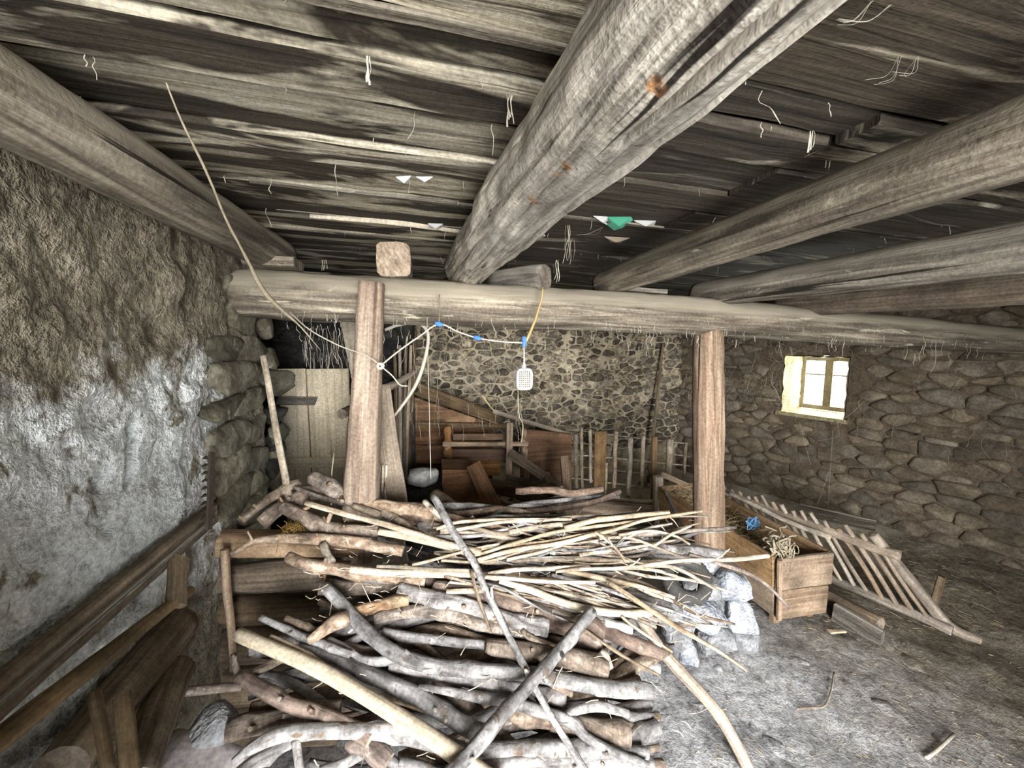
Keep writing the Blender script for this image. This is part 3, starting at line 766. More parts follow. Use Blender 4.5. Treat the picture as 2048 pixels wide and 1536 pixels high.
# blocks lying on the cross beam
def on_cross(px, dz, y): p = atY(px, 600, y); return p
p = atY(790, 527, 1.80)
vs, fs, uv, mi, sm = tube_data([p + V(0, -0.09, 0), p + V(0, 0.02, 0.002), p + V(0, 0.20, 0)], [0.073, 0.075, 0.073], seg=28, amp=0.05, square=0.85, seed=4.0)
o = mk('timber_block', vs, fs, [M['beam_grey'], M['cut_dark']], None, uv, mi, sm); tag(o, 'short squared timber end sitting on the cross beam above the left post', 'timber')
p = atY(1066, 556, 1.78)
o = tube('timber_block', [p + V(0.045, -0.04, -0.008), p + V(-0.03, 0.06, 0), p + V(-0.16, 0.2, 0.005)], [0.062, 0.06, 0.052], M['beam_grey'], endmat=M['cut_dark'], seg=20, amp=0.14, fl=0.8, square=0.4)
tag(o, 'short rounded log stub wedged on the cross beam right of the split beam', 'timber')
p = atY(552, 527, 1.72); q = atY(605, 531, 1.80)
o = plank('wedge', atY(498, 524, 1.74), atY(598, 530, 1.74), 0.14, 0.036, V(0, 1, 0), M['beam_grey']); tag(o, 'flat wooden wedge under the end of the wall-side ceiling beam', 'wedge')
o = plank('wedge', atY(1215, 545, 1.95), atY(1320, 519, 1.95), 0.09, 0.02, V(0, 1, 0.2), M['beam_grey']); tag(o, 'thin board slipped between ceiling and the peeling log beam', 'board')
o = plank('wedge', atY(1235, 580, 1.84), atY(1322, 586, 1.84), 0.12, 0.022, V(0, 1, 0), M['beam_grey']); tag(o, 'flat wedge under the peeling log beam on the cross beam', 'wedge')

# left post: squared timber standing in front of the cross beam
def to_floor(a, b, z=0.0): return a + (b - a) * ((z - a.z) / (b.z - a.z))
PY = 1.63
a, b = atY(744, 566, PY), atY(722, 1010, PY); bot = to_floor(a, b, 0.0)
o = tube('post', [bot, b, (a * 0.35 + b * 0.65), (a * 0.7 + b * 0.3), a], [0.074, 0.073, 0.066, 0.055, 0.05], M['beam_brown'], endmat=M['cut_dark'], seg=32, square=0.75, amp=0.05, maxn=70, groove=groove_fine(1.2, 3, 0.07, 0, 6.28), ref=(0, -1, 0))
tag(o, 'squared brown timber post in front of the cross beam, beside the board door', 'post')
a, b = atY(1416, 660, CY), atY(1417, 1100, CY)
o = tube('post', [b, b * 0.66 + a * 0.34, b * 0.3 + a * 0.7, a], [0.085, 0.078, 0.078, 0.074], M['beam_brown'], endmat=M['cut_dark'], seg=36, amp=0.06, maxn=70, groove=groove_fine(9.2, 4, 0.05, 0, 6.28))
tag(o, 'round stripped log post standing on the limed stone pedestal', 'post')
nl = atY(1447, 765, CY); tube('nail', [nl + V(0, -0.02, 0), nl + V(0.02, -0.05, -0.002)], 0.0025, M['rust'], o, seg=6)
post_r = b

# stone pedestal under the round post: each rock its own thing
ped = [(1412, 1112, 74, 36, 'lime_rock', 'flat limed capstone directly under the round post'), (1352, 1118, 52, 34, 'grey_rock', 'grey stone tucked left of the capstone under the post'),
       (1455, 1175, 62, 60, 'lime_rock', 'white limed stone at the upper right of the pedestal'), (1398, 1170, 70, 46, 'grey_rock', 'grey stone in the middle of the pedestal beside the tyre'),
       (1405, 1225, 96, 52, 'lime_rock', 'broad white limed stone across the middle of the pedestal'), (1475, 1230, 56, 66, 'lime_rock', 'lumpy white limed stone at the right side of the pedestal'),
       (1425, 1275, 74, 62, 'grey_rock', 'rounded grey slab stone low in the pedestal'), (1487, 1283, 54, 50, 'grey_rock', 'triangular grey stone leaning at the pedestal foot'),
       (1362, 1262, 56, 60, 'grey_rock', 'grey stone low on the pile side of the pedestal'), (1372, 1300, 44, 40, 'lime_rock', 'small pale blue-grey stone at the pedestal bottom'),
       (1345, 1305, 30, 36, 'grey_rock', 'small upright grey stone beside the leaning pole'), (1335, 1225, 50, 60, 'grey_rock', 'dark grey stone half hidden by twigs beside the pedestal')]
for i, (px, py, w, h, mt, lab) in enumerate(ped):
    y = 1.72 - 0.16 * max(0, (py - 1110) / 190)
    p = atY(px, py, y)
    o = rock('pedestal_stone', p, (px2m(p, w * 0.60), px2m(p, w * 0.55) + 0.01, px2m(p, h * 0.60)), M[mt], None, seed=i * 3.3 + 1, amp=0.34, facet=9, boxy=0.6)
    tag(o, lab, 'stone', 'stones of the post pedestal')
# core of the pedestal
for i, (dx, dy, z, s) in enumerate(((0, 0.02, 0.14, 0.16), (0.0, 0.03, 0.36, 0.13), (0.06, 0.12, 0.16, 0.14), (-0.10, 0.06, 0.15, 0.13))):
    o = rock('pedestal_stone', V(post_r.x + dx, post_r.y + dy, z), (s, s, s * 0.95), M['grey_rock'], None, seed=i * 5.1 + 30, amp=0.2, facet=6)
    tag(o, 'inner stone of the pedestal hidden behind its outer stones', 'stone', 'inner pedestal stones')

# ragged pier stones at the end of the plastered wall
pier = [(470, 752, 60, 46), (500, 700, 46, 48), (488, 640, 40, 56), (478, 585, 36, 46), (455, 815, 50, 40), (495, 800, 46, 36), (470, 870, 56, 44), (505, 860, 40, 40), (462, 935, 52, 56), (500, 920, 46, 44), (510, 965, 40, 40), (465, 1000, 56, 60), (505, 1015, 46, 46), (448, 700, 40, 40)]
for i, (px, py, w, h) in enumerate(pier):
    p = atX(px, py, WX + 0.005)
    rock('stone', p, (0.034, w / 250.0, px2m(p, h * 0.74)), M['pier'], wall_left, seed=i * 2.7 + 4, amp=0.28, facet=8, boxy=0.75)
pend = [(548, 768, 66, 56), (535, 720, 36, 46), (528, 655, 36, 50), (545, 832, 40, 34), (556, 865, 34, 36), (540, 885, 40, 32), (556, 905, 34, 34), (540, 930, 44, 40), (553, 955, 30, 36), (535, 985, 40, 46), (548, 1015, 34, 40), (520, 600, 30, 40)]
for i, (px, py, w, h) in enumerate(pend):
    p = atY(px, py, 2.07)
    rock('stone', p, (px2m(p, w * 0.62), 0.09, px2m(p, h * 0.62)), M['pier'] if i < 3 else M['stone_soot'] if i % 2 else M['pier'], wall_left, seed=i * 3.1 + 9, amp=0.34, facet=11, boxy=0.5)

# ---------------------------------------------------------------- things along the left wall
def wallpt(px, py, off=0.03): return atX(px, py, WX + off)
o = plank('wall_rail', wallpt(425, 1026, 0.035), wallpt(-260, 1610, 0.035), 0.07, 0.03, V(0, 0, 1), M['dark_log']); tag(o, 'long dark grooved board fixed low along the plastered wall', 'board')
rb = o
plank('rib', wallpt(425, 1038, 0.055), wallpt(-260, 1628, 0.055), 0.012, 0.012, V(0, 0, 1), M['beam_grey'], rb); 
o = tube('pole', [wallpt(378, 1183, 0.09), wallpt(240, 1290, 0.1), wallpt(100, 1400, 0.1), wallpt(-150, 1600, 0.1)], [0.014, 0.016, 0.018, 0.018], M['dark_log'], endmat=M['cut_dark'], wob=0.006)
tag(o, 'long thin pole lying along the wall below the grooved board', 'pole')
o = plank('saw_blade', wallpt(424, 905, 0.06), wallpt(418, 1058, 0.07), 0.03, 0.006, V(0, 1, 0), M['rust']); tag(o, 'upright rusty saw blade leaning in the wall corner above the logs', 'saw')
for i in range(9):
    p = wallpt(412 - i * 0.4, 915 + i * 15, 0.062); tube('tooth', [p, p + V(0.004, -0.03, 0.004)], [0.006, 0.001], M['rust'], o, seg=5, step=0.02)
o = plank('board', wallpt(357, 1115, 0.06), wallpt(352, 1210, 0.10), 0.05, 0.02, V(0, 1, 0), M['dark_log']); tag(o, 'short upright board end against the wall beside the stacked logs', 'board')
# stacked logs
SY = 1.52
def stk(name, a, b, dia, mat, label, sq=0.0, y=SY, **k):
    p, q = atY(*a, y), atY(*b, y + k.pop('dy', 0.06)); r = px2m(p, dia / 2)
    o = tube(name, [p, p * 0.5 + q * 0.5, q], k.pop('rads', [r, r, r * 0.95]), mat, endmat=k.pop('endmat', M['cut_dark']), seg=28, amp=0.05, square=sq, **k)
    tag(o, label, 'log', 'logs stacked against the left wall'); return o
stk('stacked_log', (386, 1086), (720, 1088), 50, M['trough'], 'squared timber with pale end, topmost of the stack against the wall', 0.8, endmat=M['cut'])
r_ = px2m(atY(380, 1160, SY), 32)
stk('stacked_log', (374, 1164), (700, 1140), 64, M['dark_log'], 'split brown log with a tapered end, second in the wall-side stack', 0.3, rads=[r_ * 0.62, r_, r_ * 0.95], groove=groove_fine(4.4, 3, 0.12, 0.5, 5.5))
stk('stacked_log', (366, 1228), (690, 1208), 58, M['dark_log'], 'dull brown round log, third from the top of the wall-side stack', 0.1)
stk('stacked_log', (385, 1294), (680, 1280), 72, M['dark_log'], 'shadowed thick log, fourth from the top of the wall-side stack', 0.1)
stk('stacked_log', (380, 1372), (680, 1362), 76, M['dark_log'], 'dark log near the bottom of the wall-side stack', 0.1)
stk('stacked_log', (370, 1455), (680, 1445), 80, M['dark_log'], 'lowest dark log of the wall-side stack, almost hidden', 0.1)
def free_log(name, pts, dia, mat, label, cat='log', group=None, endmat=None, seg=24, amp=0.06, **k):
    P = [atY(*p) for p in pts]; r = [px2m(q, d / 2) for q, d in zip(P, dia)] if isinstance(dia, (list, tuple)) else px2m(P[0], dia / 2)
    o = tube(name, P, r, mat, endmat=endmat or M['cut_dark'], seg=seg, amp=amp, **k); tag(o, label, cat, group); return o
free_log('log', [(352, 1252, 1.22), (300, 1318, 1.08), (215, 1420, 0.92), (120, 1540, 0.78)], [74, 80, 84, 90], M['dark_log'], 'thick dark log lying lengthwise beside the wall, rounded end towards the stack')
free_log('log', [(352, 1345, 1.12), (330, 1390, 1.02), (300, 1470, 0.88), (262, 1580, 0.74)], [62, 66, 70, 76], M['dark_log'], 'lower dark log lying lengthwise in the shadowed corner')
free_log('stick', [(188, 1388, 0.72), (205, 1470, 0.66), (218, 1560, 0.60)], 22, M['dark_log'], 'upright dark stick in the black corner at bottom left', 'stick', seg=10)
o = plank('board', atY(246, 1392, 0.80), atY(262, 1560, 0.70), 0.026, 0.012, V(1, 0, 0), M['dark_log']); tag(o, 'short dark board standing in the corner beside the upright stick', 'board')
p = atP(430, 1452, -0.03); o = rock('stone', p, (px2m(p, 46), 0.06, px2m(p, 36)), M['grey_rock'], None, seed=8.8, amp=0.2, facet=4); tag(o, 'smooth grey stone at the lower left edge of the branch pile', 'stone')
p = atP(365, 1540, -0.03)
vs, fs = rock_data(p, (px2m(p, 118), 0.12, px2m(p, 56)), 3.9, 3, 0.12, 9); o = mk('stone_slab', vs, list(fs), mottled('pinkish_slab', [(0.30, 0.26, 0.25), (0.40, 0.35, 0.34), (0.46, 0.42, 0.41)], 5, 60, 0.2, 0.004)); tag(o, 'large pale pinkish slab at the bottom left corner', 'stone')
o = tube('stick', [atY(450, 1098, 1.42), atY(456, 1180, 1.40), atY(462, 1250, 1.38), atY(466, 1340, 1.36)], [0.014, 0.013, 0.012, 0.011], M['beam_brown'], endmat=M['cut_dark'], wob=0.003); tag(o, 'upright brown stick leaning against the stacked logs', 'stick')
o = tube('stick', [atY(527, 712, 1.74), atY(541, 800, 1.70), atY(560, 900, 1.66), atY(582, 1012, 1.62)], [0.011, 0.012, 0.013, 0.014], M['stick'], endmat=M['cut'], wob=0.004); tag(o, 'long pale stick leaning upright against the ragged wall pier', 'stick')

# ---------------------------------------------------------------- recess: board door, boards, poles
DY = SOOT_Y - 0.35
dl = thing('board_door', V(atY(635, 740, DY).x, DY, 0), 'pale plank door with two battens behind the squared post', 'door')
def vboard(x0, x1, ytop, ybot, y, t, mat, parent, name='board'):
    a0, a1 = atY(x0, ytop, y), atY(x1, ytop, y); b = atY((x0 + x1) / 2, ybot, y)
    xm = (a0.x + a1.x) / 2
    return plank(name, V(xm, y, max(0.02, b.z)), V(xm, y, (a0.z + a1.z) / 2), abs(a1.x - a0.x), t, V(1, 0, 0), mat, parent)
vboard(556, 611, 738, 1300, DY, 0.026, M['door'], dl); vboard(613, 697, 738, 1300, DY, 0.026, M['door'], dl); vboard(699, 716, 790, 1300, DY, 0.026, M['door'], dl)
plank('batten', atY(555, 801, DY - 0.03), atY(632, 802, DY - 0.03), 0.06, 0.025, V(0, 0, 1), M['beam_grey'], dl, skew=0.3)
plank('batten', atY(560, 925, DY - 0.03), atY(690, 925, DY - 0.03), 0.075, 0.025, V(0, 0, 1), M['door'], dl)
o = plank('board', atY(702, 642, 2.3), to_floor(atY(702, 642, 2.3), atY(733, 800, 2.2), 0.0), 0.105, 0.022, V(1, 0, 0), M['pale_pole']); tag(o, 'pale board leaning behind the top of the squared post', 'board')
o = plank('board', atY(712, 790, 2.1), to_floor(atY(712, 790, 2.1), atY(704, 1000, 2.05), 0.0), 0.035, 0.02, V(1, 0, 0), M['pale_pole']); tag(o, 'narrow pale batten standing just left of the squared post', 'board')
free_log('peg', [(683, 828, 2.3), (716, 812, 2.5)], 20, M['dark_log'], 'short round brown peg sticking out beside the squared post', 'peg', seg=14)
vs, fs, uv, mi, sm = tube_data([atY(766, 770, 2.0), atY(772, 850, 1.95), atY(783, 930, 1.88), atY(797, 1010, 1.82), atY(806, 1080, 1.8)], [0.036, 0.046, 0.048, 0.044, 0.04], seg=16, amp=0.06, fl=0.35, ref=(1, 0, 0))
o = mk('bent_board', vs, fs, [M['rack'], M['cut_dark']], None, uv, mi, sm); tag(o, 'bowed grey slab board leaning just right of the squared post', 'board')
o = plank('board', atY(757, 900, 1.80), atY(742, 1010, 1.74), 0.03, 0.015, V(1, 0, 0), M['beam_brown']); tag(o, 'thin brown offcut standing at the foot of the squared post', 'board')
for i in range(4):
    o = tube('cane', [atY(752 + i * 7, 930, 1.86), atY(750 + i * 7, 1015, 1.84)], 0.006, M['pale_pole'], seg=6); tag(o, 'thin pale cane in a row at the foot of the squared post', 'cane', 'canes at the foot of the squared post')
pl = [(788, 700, 795, 930), (799, 690, 801, 925), (812, 672, 808, 930), (822, 690, 812, 920), (832, 660, 818, 915), (806, 740, 800, 940), (795, 760, 790, 930)]
for i, (x0, y0, x1, y1) in enumerate(pl):
    yy = 2.95 + 0.05 * i; a, b = atY(x0, y0, yy), atY(x1, y1, yy - 0.1)
    o = tube('pole', [to_floor(a, b, 0.03), b, a], [0.016, 0.015, 0.012], M['rack' if i % 2 else 'dark_log'], endmat=M['cut_dark'], wob=0.006, seg=8)
    tag(o, 'thin pole standing upright in the bundle behind the squared post', 'pole', 'upright poles behind the squared post')
o = tube('pole', [atY(775, 775, 2.7), atY(800, 765, 2.75), atY(833, 742, 2.8)], [0.03, 0.024, 0.016], M['rack'], seg=12, wob=0.01); tag(o, 'slanting forked pole across the upright pole bundle', 'pole')
o = tube('flexible_cane', [atY(770, 660, 2.1), atY(800, 650, 2.1), atY(838, 647, 2.1), atY(856, 668, 2.1), atY(852, 710, 2.1), atY(836, 760, 2.12), atY(812, 800, 2.15), atY(778, 845, 2.2)], [0.008, 0.009, 0.009, 0.009, 0.009, 0.010, 0.009, 0.006], M['wire'], seg=8, wob=0.004, maxn=60); tag(o, 'pale bent cane looping down under the cross beam right of the post', 'cane')

# ---------------------------------------------------------------- old furniture and partition in the middle
def prism(name, pxs, y, t, mat, parent=None, ybend=None):
    P = [atY(a, b, y) for a, b in pxs]; n = len(P)
    vs = P + [p + V(0, t, 0) for p in P]
    fs = [tuple(range(n)), tuple(range(2 * n - 1, n - 1, -1))] + [(i, i + n, (i + 1) % n + n, (i + 1) % n) for i in range(n)]
    uv = []
    for f in fs:
        for i in f: uv.append((vs[i].x + vs[i].y, vs[i].z + vs[i].y * 0.3))
    return mk(name, vs, fs, mat, parent, uv, None, False)
QY = 3.55
cart = thing('cart_side', V(atY(900, 900, QY).x, QY, 0), 'brown boarded partition with a sloping top rail behind the pile', 'partition')
prism('side_board', [(800, 785), (985, 848), (985, 858), (800, 852)], QY, 0.03, M['brown_worn'], cart)
prism('side_board', [(795, 854), (985, 859), (985, 890), (795, 888)], QY, 0.03, M['brown'], cart)
prism('side_board', [(795, 890), (985, 892), (985, 928), (795, 926)], QY, 0.03, M['brown'], cart)
prism('side_board', [(795, 928), (985, 930), (985, 975), (795, 972)], QY, 0.03, M['brown'], cart)
prism('side_board', [(795, 974), (985, 977), (985, 1040), (795, 1036)], QY, 0.03, M['brown'], cart)
o = plank('top_rail', atY(822, 773, QY - 0.05), atY(997, 838, QY - 0.05), 0.11, 0.05, V(0.3, 0, 1), M['dark_log'], cart, endmat=M['cut_dark'])
plank('bottom_rail', atY(826, 850, QY - 0.04), atY(1012, 852, QY - 0.04), 0.055, 0.03, V(0, 0, 1), M['dark_log'], cart)
o = tube('pole', [atY(985, 822, 3.45), atY(1060, 845, 3.45), atY(1140, 869, 3.45)], [0.022, 0.021, 0.018], M['rack'], endmat=M['cut'], seg=12); tag(o, 'long slanting pole reaching from the sloping rail to the hurdle', 'pole')
o = tube('peg', [atY(964, 790, 3.4), atY(975, 806, 3.42), atY(992, 826, 3.44)], [0.012, 0.008, 0.005], M['straw'], seg=7); tag(o, 'wisp of dry grass on the end of the sloping rail', 'grass wisp')
BY = 3.15
bed = thing('bed_frame', V(atY(960, 900, BY).x, BY, 0), 'old dark wooden bed frame with turned legs standing behind the pile', 'furniture')
def turned(px, yt, yb, y, wpx, parent, name='leg', mat=None):
    a, b = atY(px, yt, y), atY(px + 2, yb, y); r = px2m(a, wpx / 2); n = 8
    prof = [0.55, 0.9, 0.6, 1.0, 0.75, 1.05, 0.8, 0.9, 0.85]
    return tube(name, [a + (b - a) * (i / n) for i in range(n + 1)], [r * q for q in prof], mat or M['brown_worn'], parent, seg=14, amp=0.02)
turned(895, 852, 940, BY, 20, bed); turned(1047, 856, 930, BY, 16, bed)
bb = atY(895, 940, BY); tube('leg', [bb, V(bb.x, bb.y, 0.0)], px2m(bb, 10), M['brown'], bed, square=0.9, seg=12)
bb = atY(1049, 930, BY); tube('leg', [bb, V(bb.x, bb.y, 0.0)], px2m(bb, 9), M['brown'], bed, square=0.9, seg=12)
plank('rail', atY(906, 874, BY + 0.06), atY(1014, 873, BY + 0.06), 0.055, 0.02, V(0, 0, 1), M['brown_worn'], bed)
plank('rail', atY(885, 888, BY - 0.03), atY(1056, 888, BY - 0.03), 0.035, 0.03, V(0, 0, 1), M['trough'], bed)
plank('panel', atY(900, 912, BY + 0.03), atY(1016, 912, BY + 0.03), 0.12, 0.016, V(0, 0, 1), M['brown'], bed)
plank('panel', atY(945, 935, BY + 0.02), atY(1000, 936, BY + 0.02), 0.13, 0.016, V(0, 0, 1), M['brown_worn'], bed)
o = plank('board', atY(1020, 846, BY - 0.12), atY(1017, 962, BY - 0.14), 0.05, 0.025, V(1, 0, 0), M['trough']); tag(o, 'upright square batten standing before the bed frame', 'board')
o = plank('board', atY(1020, 906, 2.95), atY(1122, 976, 2.80), 0.075, 0.02, V(0.3, 0, 1), M['dark_log'], endmat=M['cut']); tag(o, 'dark plank slanting down to the right over the rear log heap', 'board')
o = prism('panel', [(1050, 859), (1085, 862), (1143, 868), (1143, 990), (1050, 990)], 3.38, 0.03, M['brown']); tag(o, 'dark reddish-brown board panel between the bed frame and the hurdle', 'panel')
o = plank('board', atY(1128, 912, 2.85), atY(1138, 1040, 2.78), 0.066, 0.03, V(1, 0, 0), M['beam_brown'], endmat=M['cut']); tag(o, 'upright orange-brown plank stump beside the rear log heap', 'board')
o = prism('chest_front', [(885, 940), (948, 940), (962, 1180), (878, 1180)], 2.55, 0.25, M['brown']); tag(o, 'very dark wooden chest in the gloom behind the pile', 'chest')
o = plank('board', atY(947, 928, 2.42), atY(1004, 1052, 2.25), 0.10, 0.025, V(1, 0, 0.5), M['brown']); tag(o, 'dark board leaning against the front of the chest', 'board')
p = atY(846, 956, 2.6); o = rock('whitewashed_block', p, (px2m(p, 36), 0.08, px2m(p, 20)), M['white_block'], None, seed=2.2, amp=0.16, facet=5, boxy=0.85); tag(o, 'white limewashed block lying in the gloom right of the bowed board', 'block')
o = boxes('block_rest', [(p.x - 0.15, p.x + 0.13, 2.54, 2.75, 0, p.z - px2m(p, 17))], M['stone_soot'], None); tag(o, 'dark low ledge under the limewashed block', 'ledge')
# rear log heap
rear = [((985, 972, 2.9), (1050, 990, 2.75), (1120, 1008, 2.62), 26), ((1010, 960, 3.0), (1060, 968, 2.95), (1098, 955, 2.85), 22), ((1085, 990, 2.7), (1102, 985, 2.66), (1125, 980, 2.6), 18),
        ((960, 965, 3.0), (1010, 972, 2.95), (1060, 985, 2.85), 20), ((985, 1005, 2.6), (1030, 1020, 2.52), (1090, 1040, 2.45), 24), ((1025, 1000, 2.7), (1030, 1030, 2.6), (1033, 1060, 2.5), 16),
        ((1000, 1030, 2.5), (1060, 1030, 2.48), (1110, 1050, 2.42), 22), ((965, 1000, 2.75), (990, 1010, 2.7), (1040, 1012, 2.62), 18), ((1045, 1012, 2.62), (1080, 1020, 2.55), (1120, 1035, 2.5), 20),
        ((940, 1040, 2.3), (1000, 1050, 2.25), (1080, 1062, 2.2), 24)]
for i, (a, b, c, d) in enumerate(rear):
    free_log('log', [a, b, c], d, M['dark_log'], 'brown log in the small heap behind the branch pile', 'log', 'logs of the rear heap', endmat=M['cut'], seg=12)
for i in range(12):
    r = random.Random(i + 400); x = atY(1030, 1000, 2.6).x + r.uniform(-0.2, 0.25); y = r.uniform(2.2, 2.95); z = 0.06 + 0.12 * (i % 4); a = r.gauss(0.2, 0.5); d = V(math.cos(a), math.sin(a), 0) * 0.22
    o = tube('log', [V(x, y, z) - d, V(x, y, z), V(x, y, z) + d], 0.05, M['dark_log'], endmat=M['cut'], seg=12); tag(o, 'brown log in the small heap behind the branch pile', 'log', 'logs of the rear heap')
o = free_log('log', [(1150, 1005, 2.55), (1132, 1022, 2.48), (1110, 1040, 2.42)], [40, 50, 54], M['brown_branch'], 'short thick brown trunk piece below the orange-brown plank stump', endmat=M['cut'], seg=20)
o = free_log('log', [(1122, 995, 2.52), (1112, 1012, 2.46), (1105, 1030, 2.42)], [26, 30, 30], M['brown_branch'], 'stubby log with a pale slanted cut face, behind the twig fan', endmat=M['cut'], seg=16)
p = atY(1092, 1015, 2.2); o = rock('split_wood', p, (px2m(p, 18), 0.03, px2m(p, 26)), M['cut'], None, seed=5.5, amp=0.45, facet=9, rot=Matrix.Rotation(0.5, 3, 'Y')); tag(o, 'pale angular split wood chunk above the twig fan', 'firewood')
o = free_log('log', [(950, 1020, 1.92), (953, 1060, 1.92), (960, 1250, 1.92), (968, 1348, 1.92)], [30, 32, 32, 32], M['dark_log'], 'dark upright log stub at the foot of the chest', seg=16)
o = free_log('log', [(868, 990, 1.9), (890, 1005, 1.84), (940, 1045, 1.72), (1000, 1090, 1.58)], [26, 28, 30, 30], M['brown_branch'], 'short branch with a knobbly round end before the dark chest', endmat=M['cut'], seg=16)

# hurdle fence
HY = 3.62
hb = atZ(1260, 1000, 0.0); HY = min(3.7, hb.y)
hd = thing('hurdle', V(atY(1260, 1000, HY).x, HY, 0), 'rustic hurdle fence of rough uprights and thin wire-like rails', 'fence')
ups = [(1151, 868, 975, 9, 0), (1163, 856, 978, 7, 0), (1180, 858, 965, 7, 0), (1202, 862, 976, 25, 1), (1232, 862, 975, 9, 0), (1261, 875, 1000, 10, 0), (1287, 872, 998, 8, 0), (1310, 873, 1003, 11, 1), (1341, 878, 962, 14, 0), (1372, 885, 955, 6, 0), (1213, 926, 996, 6, 0)]
for (x, yt, yb, w, fl) in ups:
    a, b = atY(x, yt, HY - 0.03), atY(x + (2 if x < 1200 else -4), yb, HY - 0.03)
    if fl: plank('upright', b, a, px2m(a, w), 0.02, V(1, 0, 0), M['trough'], hd)
    else: tube('upright', [b, b * 0.5 + a * 0.5 + V(0.006 * nz(x), 0, 0), a], [px2m(a, w / 2) * 0.9, px2m(a, w / 2), px2m(a, w / 2)], M['stick'], hd, seg=8, wob=0.008)
for k, (y0, y1) in enumerate(((860, 889), (884, 914), (908, 932), (932, 957), (956, 985))):
    P = [atY(1140 + i * 30, y0 + (y1 - y0) * i / 8.2 + 2 * nz(i * 1.3, k), HY) for i in range(9)]
    tube('rail', P, 0.0075, M['stick'], hd, seg=7, maxn=40)
a, b = atY(1326, 688, BACK_Y - 0.1), atY(1303, 905, BACK_Y - 0.35)
o = tube('pole', [to_floor(a, b, 0.02), b, a], [0.02, 0.018, 0.014], M['rack'], seg=10, wob=0.008); tag(o, 'long thin pole leaning against the rubble wall behind the hurdle', 'pole')
# big log on the floor before the hurdle
a, b = atZ(1135, 1012, 0.10), atZ(1345, 1036, 0.10)
o = tube('floor_log', [a, a * 0.5 + b * 0.5, b], [0.08, 0.085, 0.085], M['beam_brown'], endmat=M['cut'], seg=24, amp=0.05); tag(o, 'thick pale brown log lying on the chaff before the hurdle', 'log')
o = tube('floor_log', [atZ(1145, 988, 0.12), atZ(1240, 1002, 0.12), atZ(1330, 1010, 0.12)], 0.035, M['rack'], endmat=M['cut'], seg=14); tag(o, 'thin grey pole lying behind the thick log before the hurdle', 'pole')
for i, (px, py, s) in enumerate(((1165, 1040, 0.05), (1190, 1055, 0.05), (1220, 1050, 0.045), (1285, 968, 0.05))):
    p = atZ(px, py, 0.1 if i < 3 else 0.03); o = rock('stone', p, (s, s, s * 0.8), M['grey_rock'], None, seed=i * 4 + 60); tag(o, ['grey stone on the floor below the thick log', 'flat dark stone beside the thick log', 'small stone in the chaff near the thick log', 'mossy clod lying on the chaff behind the hurdle'][i], 'stone')
# ---------------------------------------------------------------- feeding trough
A = atZ(1556, 1236, 0.06)
TX0, TY0 = A.x, A.y
TW, TL, TH = 0.30, 1.12, 0.36
tr_ = thing('feed_trough', V(TX0 + TW / 2, TY0, 0), 'long wooden feeding trough filled with straw behind the round post', 'trough')
z0, z1 = 0.055, 0.055 + TH; fl = 0.035
for (za, zb) in ((z0, z0 + TH * 0.47), (z0 + TH * 0.47 + 0.004, z1)):
    k0, k1 = (za - z0) / TH * fl, (zb - z0) / TH * fl; km = (k0 + k1) / 2; zm = (za + zb) / 2; h = zb - za
    plank('end_board', V(TX0 - km, TY0, zm), V(TX0 + TW + km, TY0 - 0.01, zm), h, 0.025, V(0, 0, 1), M['trough'], tr_, rough=0.004)
    plank('side_board', V(TX0 - km, TY0 + 0.02, zm), V(TX0 - km, TY0 + TL, zm), h, 0.025, V(-0.08, 0, 1), M['trough'], tr_, rough=0.004)
    plank('side_board', V(TX0 + TW + km, TY0 + 0.02, zm), V(TX0 + TW + km, TY0 + TL, zm), h, 0.025, V(0.08, 0, 1), M['trough'], tr_, rough=0.004)
    plank('end_board', V(TX0 - km, TY0 + TL, zm), V(TX0 + TW + km, TY0 + TL, zm), h, 0.025, V(0, 0, 1), M['trough'], tr_, rough=0.004)
plank('bottom_board', V(TX0 + TW / 2, TY0, z0 + 0.01), V(TX0 + TW / 2, TY0 + TL, z0 + 0.01), TW, 0.02, V(1, 0, 0), M['trough'], tr_)
plank('corner_batten', V(TX0 - 0.01, TY0 - 0.015, 0.06), V(TX0 - fl, TY0 - 0.015, z1), 0.022, 0.02, V(1, 0, 0), M['trough'], tr_)
for (x, y) in ((TX0 + 0.03, TY0 + 0.05), (TX0 + TW - 0.03, TY0 + 0.05), (TX0 + 0.03, TY0 + TL - 0.05), (TX0 + TW - 0.03, TY0 + TL - 0.05)):
    plank('leg', V(x, y, 0.0), V(x, y, z0 + 0.03), 0.04, 0.04, V(1, 0, 0), M['trough'], tr_)
plank('corner_post', V(TX0 - 0.02, TY0 + TL + 0.02, 0.0), V(TX0 - 0.03, TY0 + TL + 0.02, z1 + 0.08), 0.07, 0.05, V(1, 0, 0), M['rack'], tr_)
# straw heaped in the trough
parts = []
for i in range(900):
    x = TX0 + rnd.uniform(0.02, TW - 0.02); y = TY0 + rnd.uniform(0.05, TL - 0.05); z = z0 + 0.14 + 0.14 * rnd.random() + 0.10 * (y - TY0) / TL
    a = rnd.uniform(0, 6.28); l = rnd.uniform(0.04, 0.13); d = V(math.cos(a), math.sin(a) , rnd.uniform(-0.4, 0.5)) * l
    parts.append(tube_data([V(x, y, z) - d / 2, V(x, y, z) + V(0, 0, rnd.uniform(-.01, .01)), V(x, y, z) + d / 2], 0.0018, seg=3, step=1, cap=False))
vs, fs, uv, mi, sm = merge(parts); o = mk('straw', vs, fs, M['straw']); tag(o, 'loose dry straw lying in the wooden trough', 'straw', kind='stuff')
